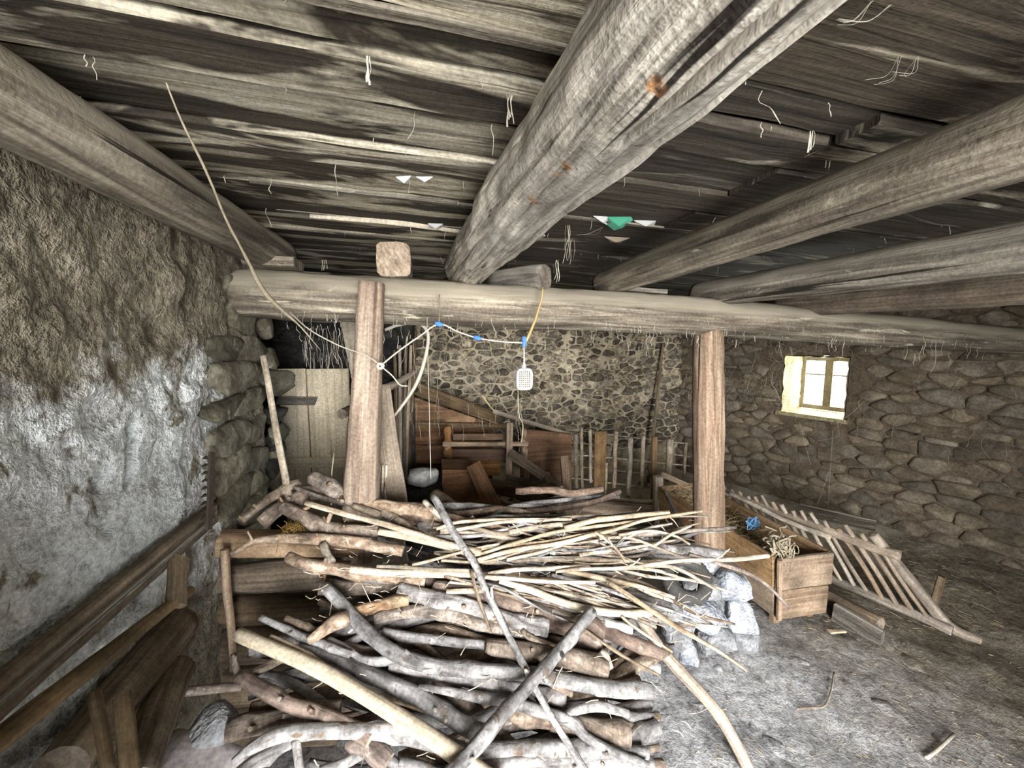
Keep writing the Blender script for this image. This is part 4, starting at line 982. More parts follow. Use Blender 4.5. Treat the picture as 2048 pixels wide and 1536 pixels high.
# clump of old rope and hay at the corner of the trough
parts = []
c = V(TX0 + 0.035, TY0 + 0.05, z1 + 0.02)
for i in range(70):
    r = random.Random(i); p = c + V(r.gauss(0, .022), r.gauss(0, .025), r.gauss(0, .035))
    q = [p + V(r.gauss(0, .022), r.gauss(0, .022), r.gauss(0, .03)) for _ in range(4)]
    parts.append(tube_data(q, r.uniform(0.002, 0.006), seg=5, step=0.015, cap=False))
vs, fs, uv, mi, sm = merge(parts); o = mk('hay_clump', vs, fs, [M['rope'], M['rope']], None, uv); tag(o, 'matted clump of hay and old rope on the trough corner', 'hay', kind='stuff')
parts = []
c = atY(1506, 1046, TY0 + 0.33)
for i in range(12):
    r = random.Random(i + 90); ph = r.random() * 6.28; rad = r.uniform(0.018, 0.036); n = V(r.gauss(0, 1), r.gauss(0, 1), r.gauss(0, .6)).normalized()
    u = n.orthogonal().normalized(); w = n.cross(u)
    parts.append(tube_data([c + V(r.gauss(0, .012), 0, r.gauss(0, .01)) + (u * math.cos(ph + k) + w * math.sin(ph + k)) * rad for k in range(6)], 0.0034, seg=5, step=0.01, cap=False))
vs, fs, uv, mi, sm = merge(parts); o = mk('twine', vs, fs, [M['twine_blue'], M['twine_blue']], None, uv); tag(o, 'tangle of light blue baler twine on the straw in the trough', 'twine')
a, b = atY(1322, 948, TY0 + TL), atY(1390, 978, TY0 + TL)
o = plank('board', a, b, 0.045, 0.02, V(0, 0, 1), M['rack'], endmat=M['cut']); tag(o, 'split grey batten lying on the far end of the trough', 'board')
o = tube('stick', [atZ(1330, 985, 0.42), atZ(1352, 1030, 0.35), atZ(1376, 1078, 0.28)], 0.014, M['grey_branch'], seg=8); tag(o, 'pale stick leaning against the far side of the trough', 'stick')

# ---------------------------------------------------------------- hay rack leaning right of the trough
rk = thing('hay_rack', atZ(1780, 1200, 0.02), 'broken hay rack with many rungs leaning beside the trough', 'hay rack')
B0, B1 = atZ(1905, 1262, 0.05), atZ(1470, 1078, 0.05)
T0, T1 = atZ(1800, 1112, 0.42), atZ(1430, 976, 0.42)
tube('bottom_rail', [B0, B0 * 0.6 + B1 * 0.4 + V(0, 0, 0.01), B1], [0.026, 0.027, 0.024], M['rack'], rk, endmat=M['cut_dark'], seg=14, amp=0.08, wob=0.01, square=0.4)
tube('top_rail', [T0, T0 * 0.5 + T1 * 0.5 - V(0, 0, 0.01), T1], [0.028, 0.026, 0.024], M['rack'], rk, endmat=M['cut_dark'], seg=14, amp=0.08, wob=0.01)
NR = 17
for i in range(NR):
    t = 0.07 + 0.90 * (i / (NR - 1)) ** 1.0; p, q = B0.lerp(B1, t), T0.lerp(T1, t)
    d = (q - p); q = q + d * rnd.uniform(0.08, 0.22)
    w = rnd.uniform(0.009, 0.014)
    tube('rung', [p - d * 0.03, p.lerp(q, 0.5) + V(rnd.gauss(0, .006), rnd.gauss(0, .008), 0), q], [w, w * 1.05, w], M['rack'], rk, endmat=M['cut'], seg=8, amp=0.1)
e0 = atZ(1898, 1252, 0.04); e1 = atZ(1745, 1068, 0.50)
tube('end_rail', [e0 + V(0.06, -0.10, -0.02), e0, e0.lerp(e1, 0.35) + V(-0.015, 0, 0.01), e0.lerp(e1, 0.7), e1], [0.02, 0.028, 0.03, 0.028, 0.026], M['rack'], rk, endmat=M['cut'], seg=14, amp=0.1)
o = tube('pole', [atZ(1458, 985, 0.44), atZ(1570, 1040, 0.42), atZ(1660, 1075, 0.42)], 0.016, M['stick'], endmat=M['cut'], seg=10, wob=0.006); tag(o, 'pale pole lying over the rungs of the hay rack', 'pole')
p = atZ(1866, 1214, 0.02); o = plank('stub', p, p + V(0.04, 0.0, 0.19), 0.05, 0.03, V(1, 0.3, 0), M['dark_log']); tag(o, 'short wooden stub standing in the litter right of the hay rack', 'stub')
a, b = atZ(1672, 1203, 0.06), atZ(1760, 1252, 0.06)
o = tube('log', [a + (a - b) * 0.5, a, b], 0.045, M['dark_log'], endmat=M['cut_dark'], seg=16, amp=0.06); tag(o, 'dark round log on the floor between trough and hay rack', 'log')
a, b = atZ(1668, 1225, 0.04), atZ(1765, 1283, 0.03)
o = plank('board', a, b, 0.12, 0.03, V(0, 0.3, 1), M['beam_grey']); tag(o, 'grey plank on edge lying near the trough foot', 'board')
a, b = atZ(1600, 1018, 0.22), atZ(1752, 1052, 0.22)
o = plank('board', a, b, 0.09, 0.03, V(0, 0, 1), M['beam_grey']); tag(o, 'long grey plank lying along the foot of the window wall', 'board')
# ---------------------------------------------------------------- bits on the floor
def fpt(px, py, z=0.012):
    p = atZ(px, py, z)
    for _ in range(3): p = atZ(px, py, floor_h(p.x, p.y) + z)
    return p
o = tube('twig', [fpt(1592, 1418), fpt(1625, 1415), fpt(1647, 1413), fpt(1660, 1390), fpt(1668, 1345)], 0.004, M['stick'], seg=6, step=0.015); tag(o, 'thin bent twig lying on the trodden floor', 'twig')
o = tube('stick', [fpt(1853, 1516), fpt(1880, 1495), fpt(1908, 1468)], 0.006, M['pale_pole'], seg=7); tag(o, 'short pale stick on the floor at lower right', 'stick')
p = fpt(1658, 1263, 0.015); o = plank('wood_chip', p, p + V(0.09, -0.02, 0.0), 0.03, 0.008, V(0, 1, 0), M['pale_pole'], taper=0.3); tag(o, 'pale wood chip on the floor below the trough', 'wood chip')
fst = [(1545, 1375, 60, 16), (1480, 1400, 55, 14), (1440, 1345, 46, 12), (1600, 1330, 46, 10), (1510, 1450, 70, 16), (1660, 1400, 60, 12), (1400, 1420, 40, 10), (1720, 1340, 70, 12), (1830, 1330, 80, 12), (1640, 1480, 80, 16), (1780, 1430, 90, 14), (1900, 1400, 80, 12), (1560, 1510, 70, 16)]
for i, (px, py, w, h) in enumerate(fst):
    p = fpt(px, py, -0.022); rr = Matrix.Rotation(rnd.uniform(0, 3), 3, 'Z')
    o = rock('flat_stone', p, (px2m(p, w * 0.5), px2m(p, w * 0.34), 0.028), M['floor'], floor, seed=i * 7.1 + 2, amp=0.25, facet=5, rot=rr)
parts = []
for i in range(260):
    px, py = rnd.uniform(1330, 2040), rnd.uniform(1250, 1530)
    p = fpt(px, py, 0.003); a = rnd.uniform(0, 6.28); l = rnd.uniform(0.003, 0.012)
    d = V(math.cos(a), math.sin(a), rnd.uniform(0, .1)) * l
    parts.append(tube_data([p - d, p, p + d], rnd.uniform(0.0006, 0.0015), seg=4, step=1, cap=False))
for i in range(900):
    px, py = rnd.uniform(1140, 2000), rnd.uniform(985, 1260)
    p = fpt(px, py, 0.004)
    if p.x > 3.7: continue
    a = rnd.uniform(0, 6.28); l = rnd.uniform(0.006, 0.028); d = V(math.cos(a), math.sin(a), rnd.uniform(0, .15)) * l
    parts.append(tube_data([p - d, p, p + d], 0.0012, seg=3, step=1, cap=False))
vs, fs, uv, mi, sm = merge(parts); o = mk('chaff', vs, fs, [M['straw'], M['straw']], None, uv); tag(o, 'scattered chaff and straw bits on the earth floor', 'chaff', kind='stuff')
# ---------------------------------------------------------------- the heap of branches
def branch(label, pts, dia, mat, lift=0.0, name='branch', cat='branch', group=None, end='cut_dark', twigs=(), seg=14, amp=0.16, wob=0.010, arms=(), sq=0.0):
    P = []
    for q in pts: P.append(atP(q[0], q[1], lift + (q[2] if len(q) > 2 else 0.0)))
    D = dia if isinstance(dia, (list, tuple)) else [dia, dia * 0.95]
    r = [px2m(P[min(len(P) - 1, round(i * (len(P) - 1) / (len(D) - 1)))], d / 2) for i, d in enumerate(D)]
    o = tube(name, P, r, M[mat], endmat=M[end], seg=seg, amp=amp, wob=wob, step=0.018, square=sq, knots=(3 if mat in ('pale_pole', 'stick') else 7), maxn=90)
    tag(o, label, cat, group)
    for arm in arms:                                   # a fork: list of points, first lies on the branch
        A_ = [atP(q[0], q[1], lift + (q[2] if len(q) > 2 else 0.0)) for q in arm[0]]
        tube('fork', A_, [px2m(A_[0], d / 2) for d in arm[1]], M[mat], o, endmat=M[end], seg=seg, amp=amp, wob=wob * 0.5, step=0.025)
    if mat in ('grey_branch', 'brown_branch', 'red_branch', 'rough_branch') and len(P) > 3:      # broken side shoots
        for _ in range(2):
            k = rnd.uniform(0.1, 0.9) * (len(P) - 1); i = min(int(k), len(P) - 2); p = P[i].lerp(P[i + 1], k - i); rr_ = r[0]
            d_ = (P[i + 1] - P[i]).normalized() * rnd.uniform(-0.6, 0.6) + V(0, rnd.uniform(-1, 0.2), rnd.uniform(0.0, 0.8))
            tube('shoot_stub', [p, p + d_.normalized() * rr_ * rnd.uniform(1.6, 2.6)], [rr_ * 0.5, rr_ * 0.3], M[mat], o, endmat=M['cut_dark'], seg=7, amp=0.2, step=0.01)
    for (t, dx, dy, d) in twigs:
        k = t * (len(P) - 1); i = min(int(k), len(P) - 2); p = P[i].lerp(P[i + 1], k - i)
        f_ = fwd(p); q = p + ROT @ Vector((dx * f_ / F, -dy * f_ / F, 0.02))
        tube('side_twig', [p, p.lerp(q, 0.5) + V(rnd.gauss(0, .003), 0, rnd.gauss(0, .003)), q], [px2m(p, d / 2), px2m(p, d / 2) * 0.8, px2m(p, d / 2) * 0.5], M[mat], o, endmat=M['cut'], seg=6, step=0.02, amp=0.15)
    return o
# front of the heap
branch('thick smooth pale pole slanting down across the front of the pile', [(475, 1268), (619, 1332), (716, 1383), (850, 1469), (940, 1530), (1010, 1580)], [25, 27, 28, 31, 33, 35], 'pale_pole', 0.10, 'pole', 'pole', end='cut', amp=0.05, wob=0.003)
branch('grey-brown pole crossing the front of the pile towards the lower left', [(1187, 1224), (1082, 1345), (961, 1482), (880, 1575)], [22, 24, 27, 29], 'grey_branch', 0.13, 'pole', 'pole', end='cut', amp=0.06, twigs=((0.35, 14, 4, 5),))
branch('long thin stick running down over the whole pile, crossing the grey pole', [(868, 995), (905, 1060), (950, 1122), (968, 1165), (1000, 1230), (1045, 1320), (1075, 1385), (1115, 1455), (1190, 1570)], [15, 15, 14, 13, 13, 14], 'grey_branch', 0.115, 'stick', 'stick', end='cut', amp=0.05)
branch('long smooth curved grey branch sweeping across the front to the right', [(650, 1172), (668, 1195), (695, 1225), (735, 1265), (790, 1305), (860, 1325), (950, 1336), (1060, 1346), (1180, 1370), (1312, 1386)], [20, 25, 26, 27, 27, 27, 27], 'grey_branch', 0.07, amp=0.05, end='cut', twigs=((0.28, -14, 12, 9), (0.05, -10, -8, 12), (0.72, 12, 10, 8)))
branch('splintered brown stub lying beside the curved grey branch', [(616, 1284), (655, 1258), (702, 1234)], [16, 24, 22], 'rough_branch', 0.09, amp=0.3, end='cut')
branch('curved pale grey branch along the bottom edge of the pile', [(467, 1520), (497, 1498), (545, 1474), (619, 1464), (765, 1466), (850, 1483), (930, 1500)], [10, 22, 28, 27, 26, 27, 28], 'grey_branch', 0.07, amp=0.06, arms=(([(590, 1478), (594, 1510), (600, 1550)], [18, 16, 16]),))
branch('forked pale grey branch with a Y shape at the lower right', [(838, 1376), (934, 1391), (1028, 1407), (1109, 1431), (1144, 1450), (1176, 1479), (1256, 1517), (1300, 1535)], [8, 20, 22, 22, 19, 15, 13], 'grey_branch', 0.065, amp=0.06, arms=(([(1128, 1442), (1140, 1428), (1160, 1419), (1203, 1415), (1258, 1430)], [17, 18, 18, 19, 15]),))
branch('reddish flaking branch with three stubby arms at the left edge', [(476, 1352), (533, 1381), (582, 1407), (631, 1427), (692, 1451), (740, 1480)], [26, 26, 25, 26, 28], 'red_branch', 0.06, amp=0.16, arms=(([(482, 1372), (423, 1376), (358, 1382)], [16, 16, 18]), ([(480, 1358), (472, 1338), (466, 1308)], [14, 12, 12])), end='cut')
branch('dark lichen-spotted log at the lower left of the pile', [(452, 1471), (533, 1449), (600, 1430), (680, 1420)], [30, 36, 38, 36], 'brown_branch', 0.02, amp=0.12)
branch('thick grey branch under the pale pole, bending up at a knot', [(596, 1298), (716, 1337), (800, 1374), (860, 1408), (913, 1442), (960, 1468)], [22, 28, 30, 31, 32], 'grey_branch', 0.05, amp=0.07, arms=(([(925, 1452), (950, 1440), (1002, 1412)], [24, 22, 18]),))
branch('straight grey branch lying just below the curved grey branch', [(780, 1328), (907, 1350), (1015, 1375), (1130, 1397)], [28, 31, 30, 26], 'grey_branch', 0.03, amp=0.10)
branch('small lavender-grey bent branch between the pale pole and curved branch', [(655, 1280), (700, 1300), (728, 1318), (770, 1320), (812, 1313)], [14, 16, 17, 18], 'grey_branch', 0.05, amp=0.08)
branch('thin grey branch above the pale pole at the left', [(521, 1234), (570, 1256), (622, 1278), (700, 1310)], [13, 14, 15], 'grey_branch', 0.07, amp=0.06)
branch('short thin stick lying along the upper side of the pale pole', [(540, 1272), (572, 1286), (612, 1308), (650, 1335)], [9, 12, 13], 'stick', 0.09, 'stick', 'stick', amp=0.08)
branch('short brown stick with a cut end left of the splintered stub', [(572, 1239), (602, 1250), (640, 1270)], [15, 16, 16], 'brown_branch', 0.05, end='cut')
branch('curved brown twig under the pale pole at the left', [(504, 1346), (535, 1335), (575, 1320)], [14, 13, 12], 'brown_branch', 0.04)
branch('blue-grey branch emerging above the curved grey branch', [(765, 1262), (810, 1270), (867, 1279), (978, 1290)], [15, 18, 18, 17], 'grey_branch', 0.03, amp=0.06)
branch('rough short log with a frayed end in the middle of the pile', [(972, 1290), (1010, 1296), (1068, 1307), (1149, 1327), (1210, 1347)], [22, 33, 34, 33, 30], 'brown_branch', 0.05, amp=0.16)
branch('dark curved branch just above the rough frayed log', [(1045, 1262), (1060, 1276), (1090, 1287), (1136, 1302), (1206, 1314)], [12, 14, 15, 16, 16], 'brown_branch', 0.06, amp=0.08)
branch('stubby pale forked stick end at the right edge of the pile', [(1200, 1305), (1212, 1318), (1222, 1338)], [16, 18, 14], 'stick', 0.05, amp=0.2, end='cut')
branch('tan branch lying under the crossing sticks near the front', [(1015, 1426), (1070, 1438), (1150, 1452)], [24, 25, 22], 'brown_branch', 0.03)
branch('thick brown log end at the right front corner of the pile', [(1100, 1442), (1170, 1455), (1252, 1478)], [34, 40, 42], 'brown_branch', 0.02, amp=0.10)
branch('blunt grey log stub at the lower right end of the pile', [(1225, 1500), (1262, 1480), (1314, 1455)], [26, 28, 28], 'grey_branch', 0.01)
branch('grey branch along the bottom right edge of the pile', [(945, 1502), (1068, 1494), (1162, 1500), (1295, 1506)], [24, 27, 26, 22], 'grey_branch', 0.045, amp=0.06)
branch('lowest grey branch at the bottom of the picture', [(975, 1532), (1080, 1527), (1176, 1526), (1305, 1532)], [24, 26, 26, 24], 'grey_branch', 0.03)
branch('pinkish knotty stub under the bottom curved branch', [(695, 1482), (740, 1498), (775, 1530)], [22, 32, 34], 'red_branch', 0.03, amp=0.22)
branch('grey stick under the pinkish knotty stub', [(640, 1550), (690, 1524), (740, 1500)], [18, 18, 17], 'grey_branch', 0.02)
branch('grey stick pointing down left below the bottom curved branch', [(480, 1545), (530, 1515), (585, 1488)], [22, 22, 20], 'grey_branch', 0.02)
branch('small forked stick beside the pinkish stub', [(800, 1525), (850, 1538), (900, 1560)], [18, 20, 20], 'grey_branch', 0.02)
branch('brown stick poking up under the crossing poles', [(1080, 1356), (1108, 1374), (1145, 1392)], [13, 14, 13], 'brown_branch', 0.05)
# middle band
branch('very thick reddish-brown log across the middle of the pile', [(868, 1172), (946, 1189), (1044, 1216), (1142, 1247), (1200, 1275)], [26, 38, 44, 48, 44], 'red_branch', 0.03, amp=0.08, end='cut')
branch('grey-brown log with an orange cut end left of centre', [(794, 1176), (850, 1192), (922, 1210), (1010, 1238), (1095, 1258)], [28, 31, 32, 32, 28], 'grey_branch', 0.05, amp=0.08, end='cut')
branch('tan curving branch below the orange-ended log', [(748, 1240), (800, 1226), (861, 1223), (910, 1233), (971, 1252), (1050, 1268)], [18, 22, 24, 24, 24, 22], 'brown_branch', 0.04, amp=0.09)
branch('rough tan branch piece pointing at the orange-ended log', [(700, 1228), (750, 1214), (818, 1202)], [20, 23, 20], 'rough_branch', 0.05, amp=0.18)
branch('grey bark branch running under the pale fan sticks to the right', [(960, 1165), (1040, 1188), (1117, 1212), (1200, 1240), (1262, 1262)], [16, 21, 22, 22, 20], 'grey_branch', 0.05)
branch('split reddish branch end at the right side of the pile', [(1180, 1250), (1240, 1275), (1322, 1308)], [26, 27, 22], 'red_branch', 0.03, end='cut')
branch('pale smooth pole curving along the middle right of the pile', [(1000, 1162), (1050, 1180), (1117, 1204), (1180, 1218), (1239, 1226), (1302, 1226)], [10, 13, 14, 14, 14, 13], 'pale_pole', 0.09, 'pole', 'pole', end='cut')
branch('grey branch lying low under the fan at the right', [(1090, 1175), (1160, 1190), (1230, 1205), (1310, 1230)], [20, 22, 22, 18], 'brown_branch', 0.03)
branch('dark grey log hidden behind the tyre', [(1200, 1185), (1270, 1200), (1340, 1215)], [24, 24, 20], 'grey_branch', 0.0)
# back crest
branch('mossy lichen-covered thick log on the left crest of the pile', [(566, 1012), (600, 1030), (640, 1050), (692, 1062), (758, 1062)], [24, 27, 26, 24, 24], 'rough_branch', 0.05, amp=0.12, twigs=((0.05, -8, -26, 7), (0.55, 2, -22, 8), (0.75, 0, -14, 7)))
branch('light brown log at the top of the pile beside the squared post', [(722, 1010), (789, 1017), (850, 1024), (925, 1044), (1000, 1056)], [24, 26, 26, 22, 18], 'rough_branch', 0.05, amp=0.10, arms=(([(755, 1020), (790, 1036), (850, 1076)], [14, 15, 15]),))
branch('knobbly pale branch end beside the squared post foot', [(708, 1012), (726, 1018), (760, 1030)], [12, 14, 12], 'stick', 0.07)
branch('flaking brown branch with a drooping twig at the left end', [(460, 1108), (509, 1086), (570, 1077), (643, 1077), (716, 1085), (806, 1103)], [8, 12, 18, 22, 23, 20], 'rough_branch', 0.06, amp=0.2, twigs=((0.2, -6, -28, 8), (0.35, 4, 22, 5), (0.6, -4, -14, 6)))
branch('pale grey thick branch with a blunt end at the left middle', [(576, 1116), (614, 1128), (667, 1135), (777, 1152), (850, 1160)], [22, 23, 24, 24, 22], 'rough_branch', 0.06, amp=0.10, twigs=((0.4, 8, 30, 9),))
branch('second grey branch below the blunt-ended thick branch', [(608, 1142), (680, 1146), (750, 1158), (840, 1164)], [14, 18, 20, 18], 'grey_branch', 0.04)
branch('short stub sticking up from the flaking brown branch', [(645, 1088), (655, 1102), (668, 1122)], [14, 13, 12], 'stick', 0.08, amp=0.18)
branch('long slender peeled pole on the left crest', [(611, 1005), (716, 1035), (814, 1062), (922, 1094), (960, 1108)], [11, 11, 12, 13, 13], 'stick', 0.10, 'pole', 'pole', end='cut', amp=0.05)
branch('peeled tan pole end beside the slender peeled pole', [(755, 1062), (800, 1069), (850, 1080), (930, 1100)], [12, 14, 16, 16], 'pale_pole', 0.08, 'pole', 'pole', end='cut', amp=0.05)
branch('straight pale pole with a clean cut end across the middle left', [(700, 1138), (780, 1143), (850, 1148), (942, 1151), (1010, 1156)], [14, 14, 14, 14, 12], 'pale_pole', 0.085, 'pole', 'pole', end='cut', amp=0.05)
branch('thin pale stick lying above the clean-cut pole', [(752, 1134), (800, 1135), (870, 1138), (945, 1138)], [6, 7, 7, 7], 'stick', 0.10, 'stick', 'stick')
branch('short round-ended branch beside the top of the long thin stick', [(849, 1003), (865, 1018), (888, 1036)], [12, 12, 11], 'stick', 0.08, end='cut')
branch('brown branch with a pale cut end in the left corner', [(483, 1038), (520, 1010), (560, 985), (600, 965)], [17, 18, 18, 16], 'brown_branch', 0.06, end='cut', amp=0.06)
branch('thick shadowed branch beside the pale-cut branch', [(520, 1048), (550, 1025), (590, 1000), (620, 985)], [24, 26, 25, 24], 'brown_branch', 0.02)
branch('grey plank-like log leaning towards the squared post', [(625, 955, .03), (660, 975, .03), (715, 1005), (760, 1030)], [28, 30, 28, 24], 'brown_branch', 0.04, amp=0.06)
branch('reddish stub in the gap before the board door', [(600, 1000), (620, 985), (650, 985)], [20, 24, 22], 'red_branch', 0.02)
branch('dark twig across the left corner behind the crest', [(590, 975), (640, 995), (700, 1010), (740, 1020)], [9, 10, 10], 'brown_branch', 0.06)
branch('long grey log spanning under the stick fan to the post', [(1085, 1090), (1180, 1095), (1300, 1098), (1395, 1102), (1445, 1110)], [15, 18, 18, 17, 14], 'grey_branch', 0.055, amp=0.05, end='cut')
branch('second grey log right under the long grey log', [(1100, 1106), (1200, 1111), (1300, 1113), (1380, 1116)], [14, 16, 16, 14], 'grey_branch', 0.035, amp=0.06)
branch('tan thick stick at the centre where the fan begins', [(880, 1066), (930, 1066), (1000, 1074), (1060, 1090), (1110, 1108)], [10, 10, 10, 9, 8], 'stick', 0.075, 'stick', 'stick')
branch('dark blackened branch showing at the back of the fan', [(995, 1062), (1040, 1058), (1090, 1058), (1130, 1062)], [16, 18, 17, 14], 'brown_branch', 0.035)
o = branch('long straight dry stick reaching far right over the trough corner', [(1112, 1143, .0), (1215, 1138, .02), (1322, 1123, .05), (1430, 1119, .08), (1537, 1114, .11)], [6, 7, 8, 9, 9], 'stick', 0.11, 'stick', 'stick', end='cut', amp=0.04, twigs=((0.35, 18, -20, 4), (0.5, 30, 18, 4), (0.75, 24, -26, 4)))
branch('reddish thin stick drooping over the trough front', [(1376, 1108, .05), (1434, 1126, .06), (1490, 1145, .06), (1530, 1170, .04), (1576, 1218, .02)], [7, 8, 8, 7, 6], 'red_branch', 0.12, 'stick', 'stick', amp=0.05)
branch('long thin brown stick drooping to the floor before the pedestal', [(1215, 1165, .02), (1298, 1216, .02), (1371, 1262, .0), (1440, 1305, -.05), (1495, 1342, -.12)], [10, 10, 9, 7, 4], 'stick', 0.10, 'stick', 'stick', amp=0.05)
branch('thin brown twig drooping at the right of the pile', [(1242, 1233), (1281, 1262), (1346, 1306)], [6, 6, 4], 'stick', 0.10, 'stick', 'stick')
branch('thin twig falling from the pale curving pole towards the floor', [(1165, 1256), (1219, 1294), (1265, 1322), (1313, 1348)], [5, 6, 6, 5], 'stick', 0.09, 'stick', 'stick')
branch('slender brown twig hanging beside the long thin stick', [(942, 1140), (956, 1199), (981, 1266)], [7, 7, 5], 'stick', 0.12, 'stick', 'stick')
p0 = atP(1272, 1222, 0.06); p1 = fpt(1500, 1552, 0.012)
pm = [p0.lerp(p1, 0.33) + V(-0.02, 0, 0.03), p0.lerp(p1, 0.66) + V(0.025, 0.01, 0.015)]
o = tube('pole', [p0, pm[0], pm[1], p1], [0.019, 0.020, 0.021, 0.022], M['rack'], endmat=M['cut'], seg=14, amp=0.10, wob=0.012, knots=5); tag(o, 'pale grey pole leaning from the pile down onto the open floor', 'pole')

# the fan of dry sticks over the right half of the heap
fan = [((956, 1121), (1069, 1096), (1166, 1077), (1249, 1052), 9), ((946, 1111), (1044, 1084), (1117, 1062), (1300, 1038), 7), ((824, 1130), (880, 1116), (946, 1099), (1000, 1086), 6), ((976, 1150), (1044, 1140), (1110, 1134), (1178, 1130), 9),
       ((873, 1057), (922, 1044), (1044, 1040), (1145, 1038), 7), ((898, 1062), (1020, 1046), (1080, 1040), (1120, 1038), 7), ((1132, 1057), (1200, 1042), (1239, 1035), (1338, 1027), 11), ((1200, 1067), (1250, 1052), (1298, 1040), (1402, 1023), 7),
       ((971, 1157), (1040, 1160), (1120, 1164), (1190, 1166), 8), ((1298, 1135), (1340, 1136), (1375, 1148), (1436, 1182), 8), ((1200, 1075), (1260, 1072), (1330, 1100), (1400, 1128), 6), ((1256, 1075), (1290, 1058), (1320, 1050), (1344, 1046), 5),
       ((1310, 1090), (1340, 1072), (1360, 1064), (1382, 1054), 6), ((1190, 1068), (1215, 1085), (1240, 1110), (1252, 1126), 6), ((1240, 1068), (1300, 1060), (1350, 1072), (1380, 1090), 6)]
FANL = ['long straight pale stick rising rightwards from the crossing stick, lower of two', 'long straight pale stick rising rightwards, upper of two, ending by the thick floor log', 'pale stick slanting up to the long thin crossing stick from the left', 'thick short pale stick just right of the crossing stick',
        'topmost pale stick along the back edge of the fan', 'second pale stick from the back edge of the fan', 'thick pale stick pointing at the far end of the trough', 'pale stick whose tip overlaps the round post',
        'level pale stick leaving the crossing stick below the clean-cut pole', 'arched pale stick bending down over the tyre', 'pale stick sloping down towards the capstone under the post', 'short thin pale stick pointing up right before the trough end',
        'pale stick tip slanting up left of the round post', 'short pale stick sloping steeply down in the fan middle', 'arched thin stick near the foot of the round post']
for i, (a, b, c, d, w) in enumerate(fan):
    branch(FANL[i], [a, b, c, d], [w, w, w * 0.95, w * 0.8], 'stick', 0.10 + 0.002 * i, 'stick', 'stick', None, end='cut', seg=8, amp=0.06, twigs=((rnd.uniform(.3, .9), rnd.uniform(-20, 20), rnd.choice((-1, 1)) * rnd.uniform(8, 22), 3.2),) if i % 2 else ())
for i in range(110):
    r = random.Random(i * 13 + 5)
    x0 = r.uniform(860, 1230); y0 = 1040 + r.random() * 150
    ln = r.uniform(130, 330); sl = r.gauss(0.02, 0.16) + (0.22 if y0 > 1130 else -0.04)
    x1 = min(x0 + ln, 1470); dy = (x1 - x0) * sl
    y1 = max(1032, min(1255, y0 + dy)); w = r.choice((4, 5, 5, 6, 7, 8, 11))
    m1, m2 = r.gauss(0, 7), r.gauss(0, 7)
    sm_ = r.choice(('stick', 'stick', 'grey_branch', 'brown_branch')); lb = '%s %s stick crowded in the %s part of the fan, starting %s' % ('thick' if w > 7 else 'thin', {'stick': 'pale', 'grey_branch': 'grey', 'brown_branch': 'brown'}[sm_], 'upper' if y0 < 1090 else 'middle' if y0 < 1140 else 'lower', 'at its left end' if x0 < 985 else 'at its centre' if x0 < 1110 else 'at its right')
    branch(lb, [(x0, y0), (x0 * .67 + x1 * .33, y0 * .67 + y1 * .33 + m1), (x0 * .33 + x1 * .67, y0 * .33 + y1 * .67 + m2), (x1, y1)], [w, w * .9, w * .6],
           sm_, 0.045 + 0.05 * r.random(), 'stick', 'stick', lb + ' group', end='cut', seg=7, amp=0.08, twigs=((r.uniform(.4, .95), r.uniform(-6, 30), r.gauss(0, 16), 2.6),) if i % 3 == 0 else ())
# branches filling the heap underneath
for i in range(110):
    r = random.Random(i * 31 + 2)
    lay = i % 2
    y = r.uniform(0.72, 1.72); x = r.uniform(-0.55, 0.75); L = r.uniform(0.5, 1.1); a = r.gauss(-0.12, 0.22)
    z = PILE_A + PILE_B * y + PILE_C * x - (0.02 + 0.085 * lay + r.random() * 0.03)
    if z < 0.03: continue
    d = V(math.cos(a), math.sin(a), r.gauss(-0.05, 0.05)) * (L / 2); c = V(x, y, z)
    P = [c - d, c - d * 0.3 + V(0, r.gauss(0, .02), r.gauss(0, .012)), c + d * 0.3 + V(0, r.gauss(0, .02), r.gauss(0, .012)), c + d]
    cl = ROT.inverted() @ (P[0] - EYE); sx_, sy_ = 1024 + F * cl.x / -cl.z, 768 - F * cl.y / -cl.z
    need = 640 if sy_ < 1270 else 500
    if sx_ < need:
        sh = (need - sx_) * -cl.z / F
        P = [q + V(sh * 0.976, -sh * 0.2175, 0) for q in P]
    cr = ROT.inverted() @ (P[-1] - EYE); rx_ = 1024 + F * cr.x / -cr.z
    lim = r.uniform(1200, 1345)
    if rx_ > lim:
        sh = (rx_ - lim) * -cr.z / F
        P = [P[0], P[1] - V(sh * 0.3, 0, 0), P[2] - V(sh * 0.7, 0, 0), P[3] - V(sh * 0.976, -sh * 0.2175, 0)]
    for q in P:
        q.x = max(-0.66, min(1.12, q.x))
        q.z = max(0.03, min(q.z, PILE_A + PILE_B * q.y + PILE_C * q.x - 0.01))
    rd = r.choice((0.010, 0.014, 0.018, 0.022, 0.026))
    o = tube('branch', P, [rd * 0.9, rd, rd * 0.9], M[bm_ := r.choice(('grey_branch', 'grey_branch', 'brown_branch', 'red_branch'))], endmat=M['cut_dark'], seg=10, amp=0.14, wob=0.016, step=0.03, knots=5)
    tk = 'thin' if rd < 0.012 else 'thick' if rd > 0.02 else 'middling'; cl_ = {'grey_branch': 'grey', 'brown_branch': 'brown', 'red_branch': 'reddish'}[bm_]
    wh = ('near the front', 'in the middle depth', 'near the back')[min(2, int((y - 0.72) / 0.34))]; sd = 'on the left' if x < -0.1 else 'on the right' if x > 0.35 else 'at the centre'
    tag(o, '%s %s branch buried in the pile %s %s' % (tk, cl_, wh, sd), 'branch', '%s %s branches buried %s %s' % (tk, cl_, wh, sd))
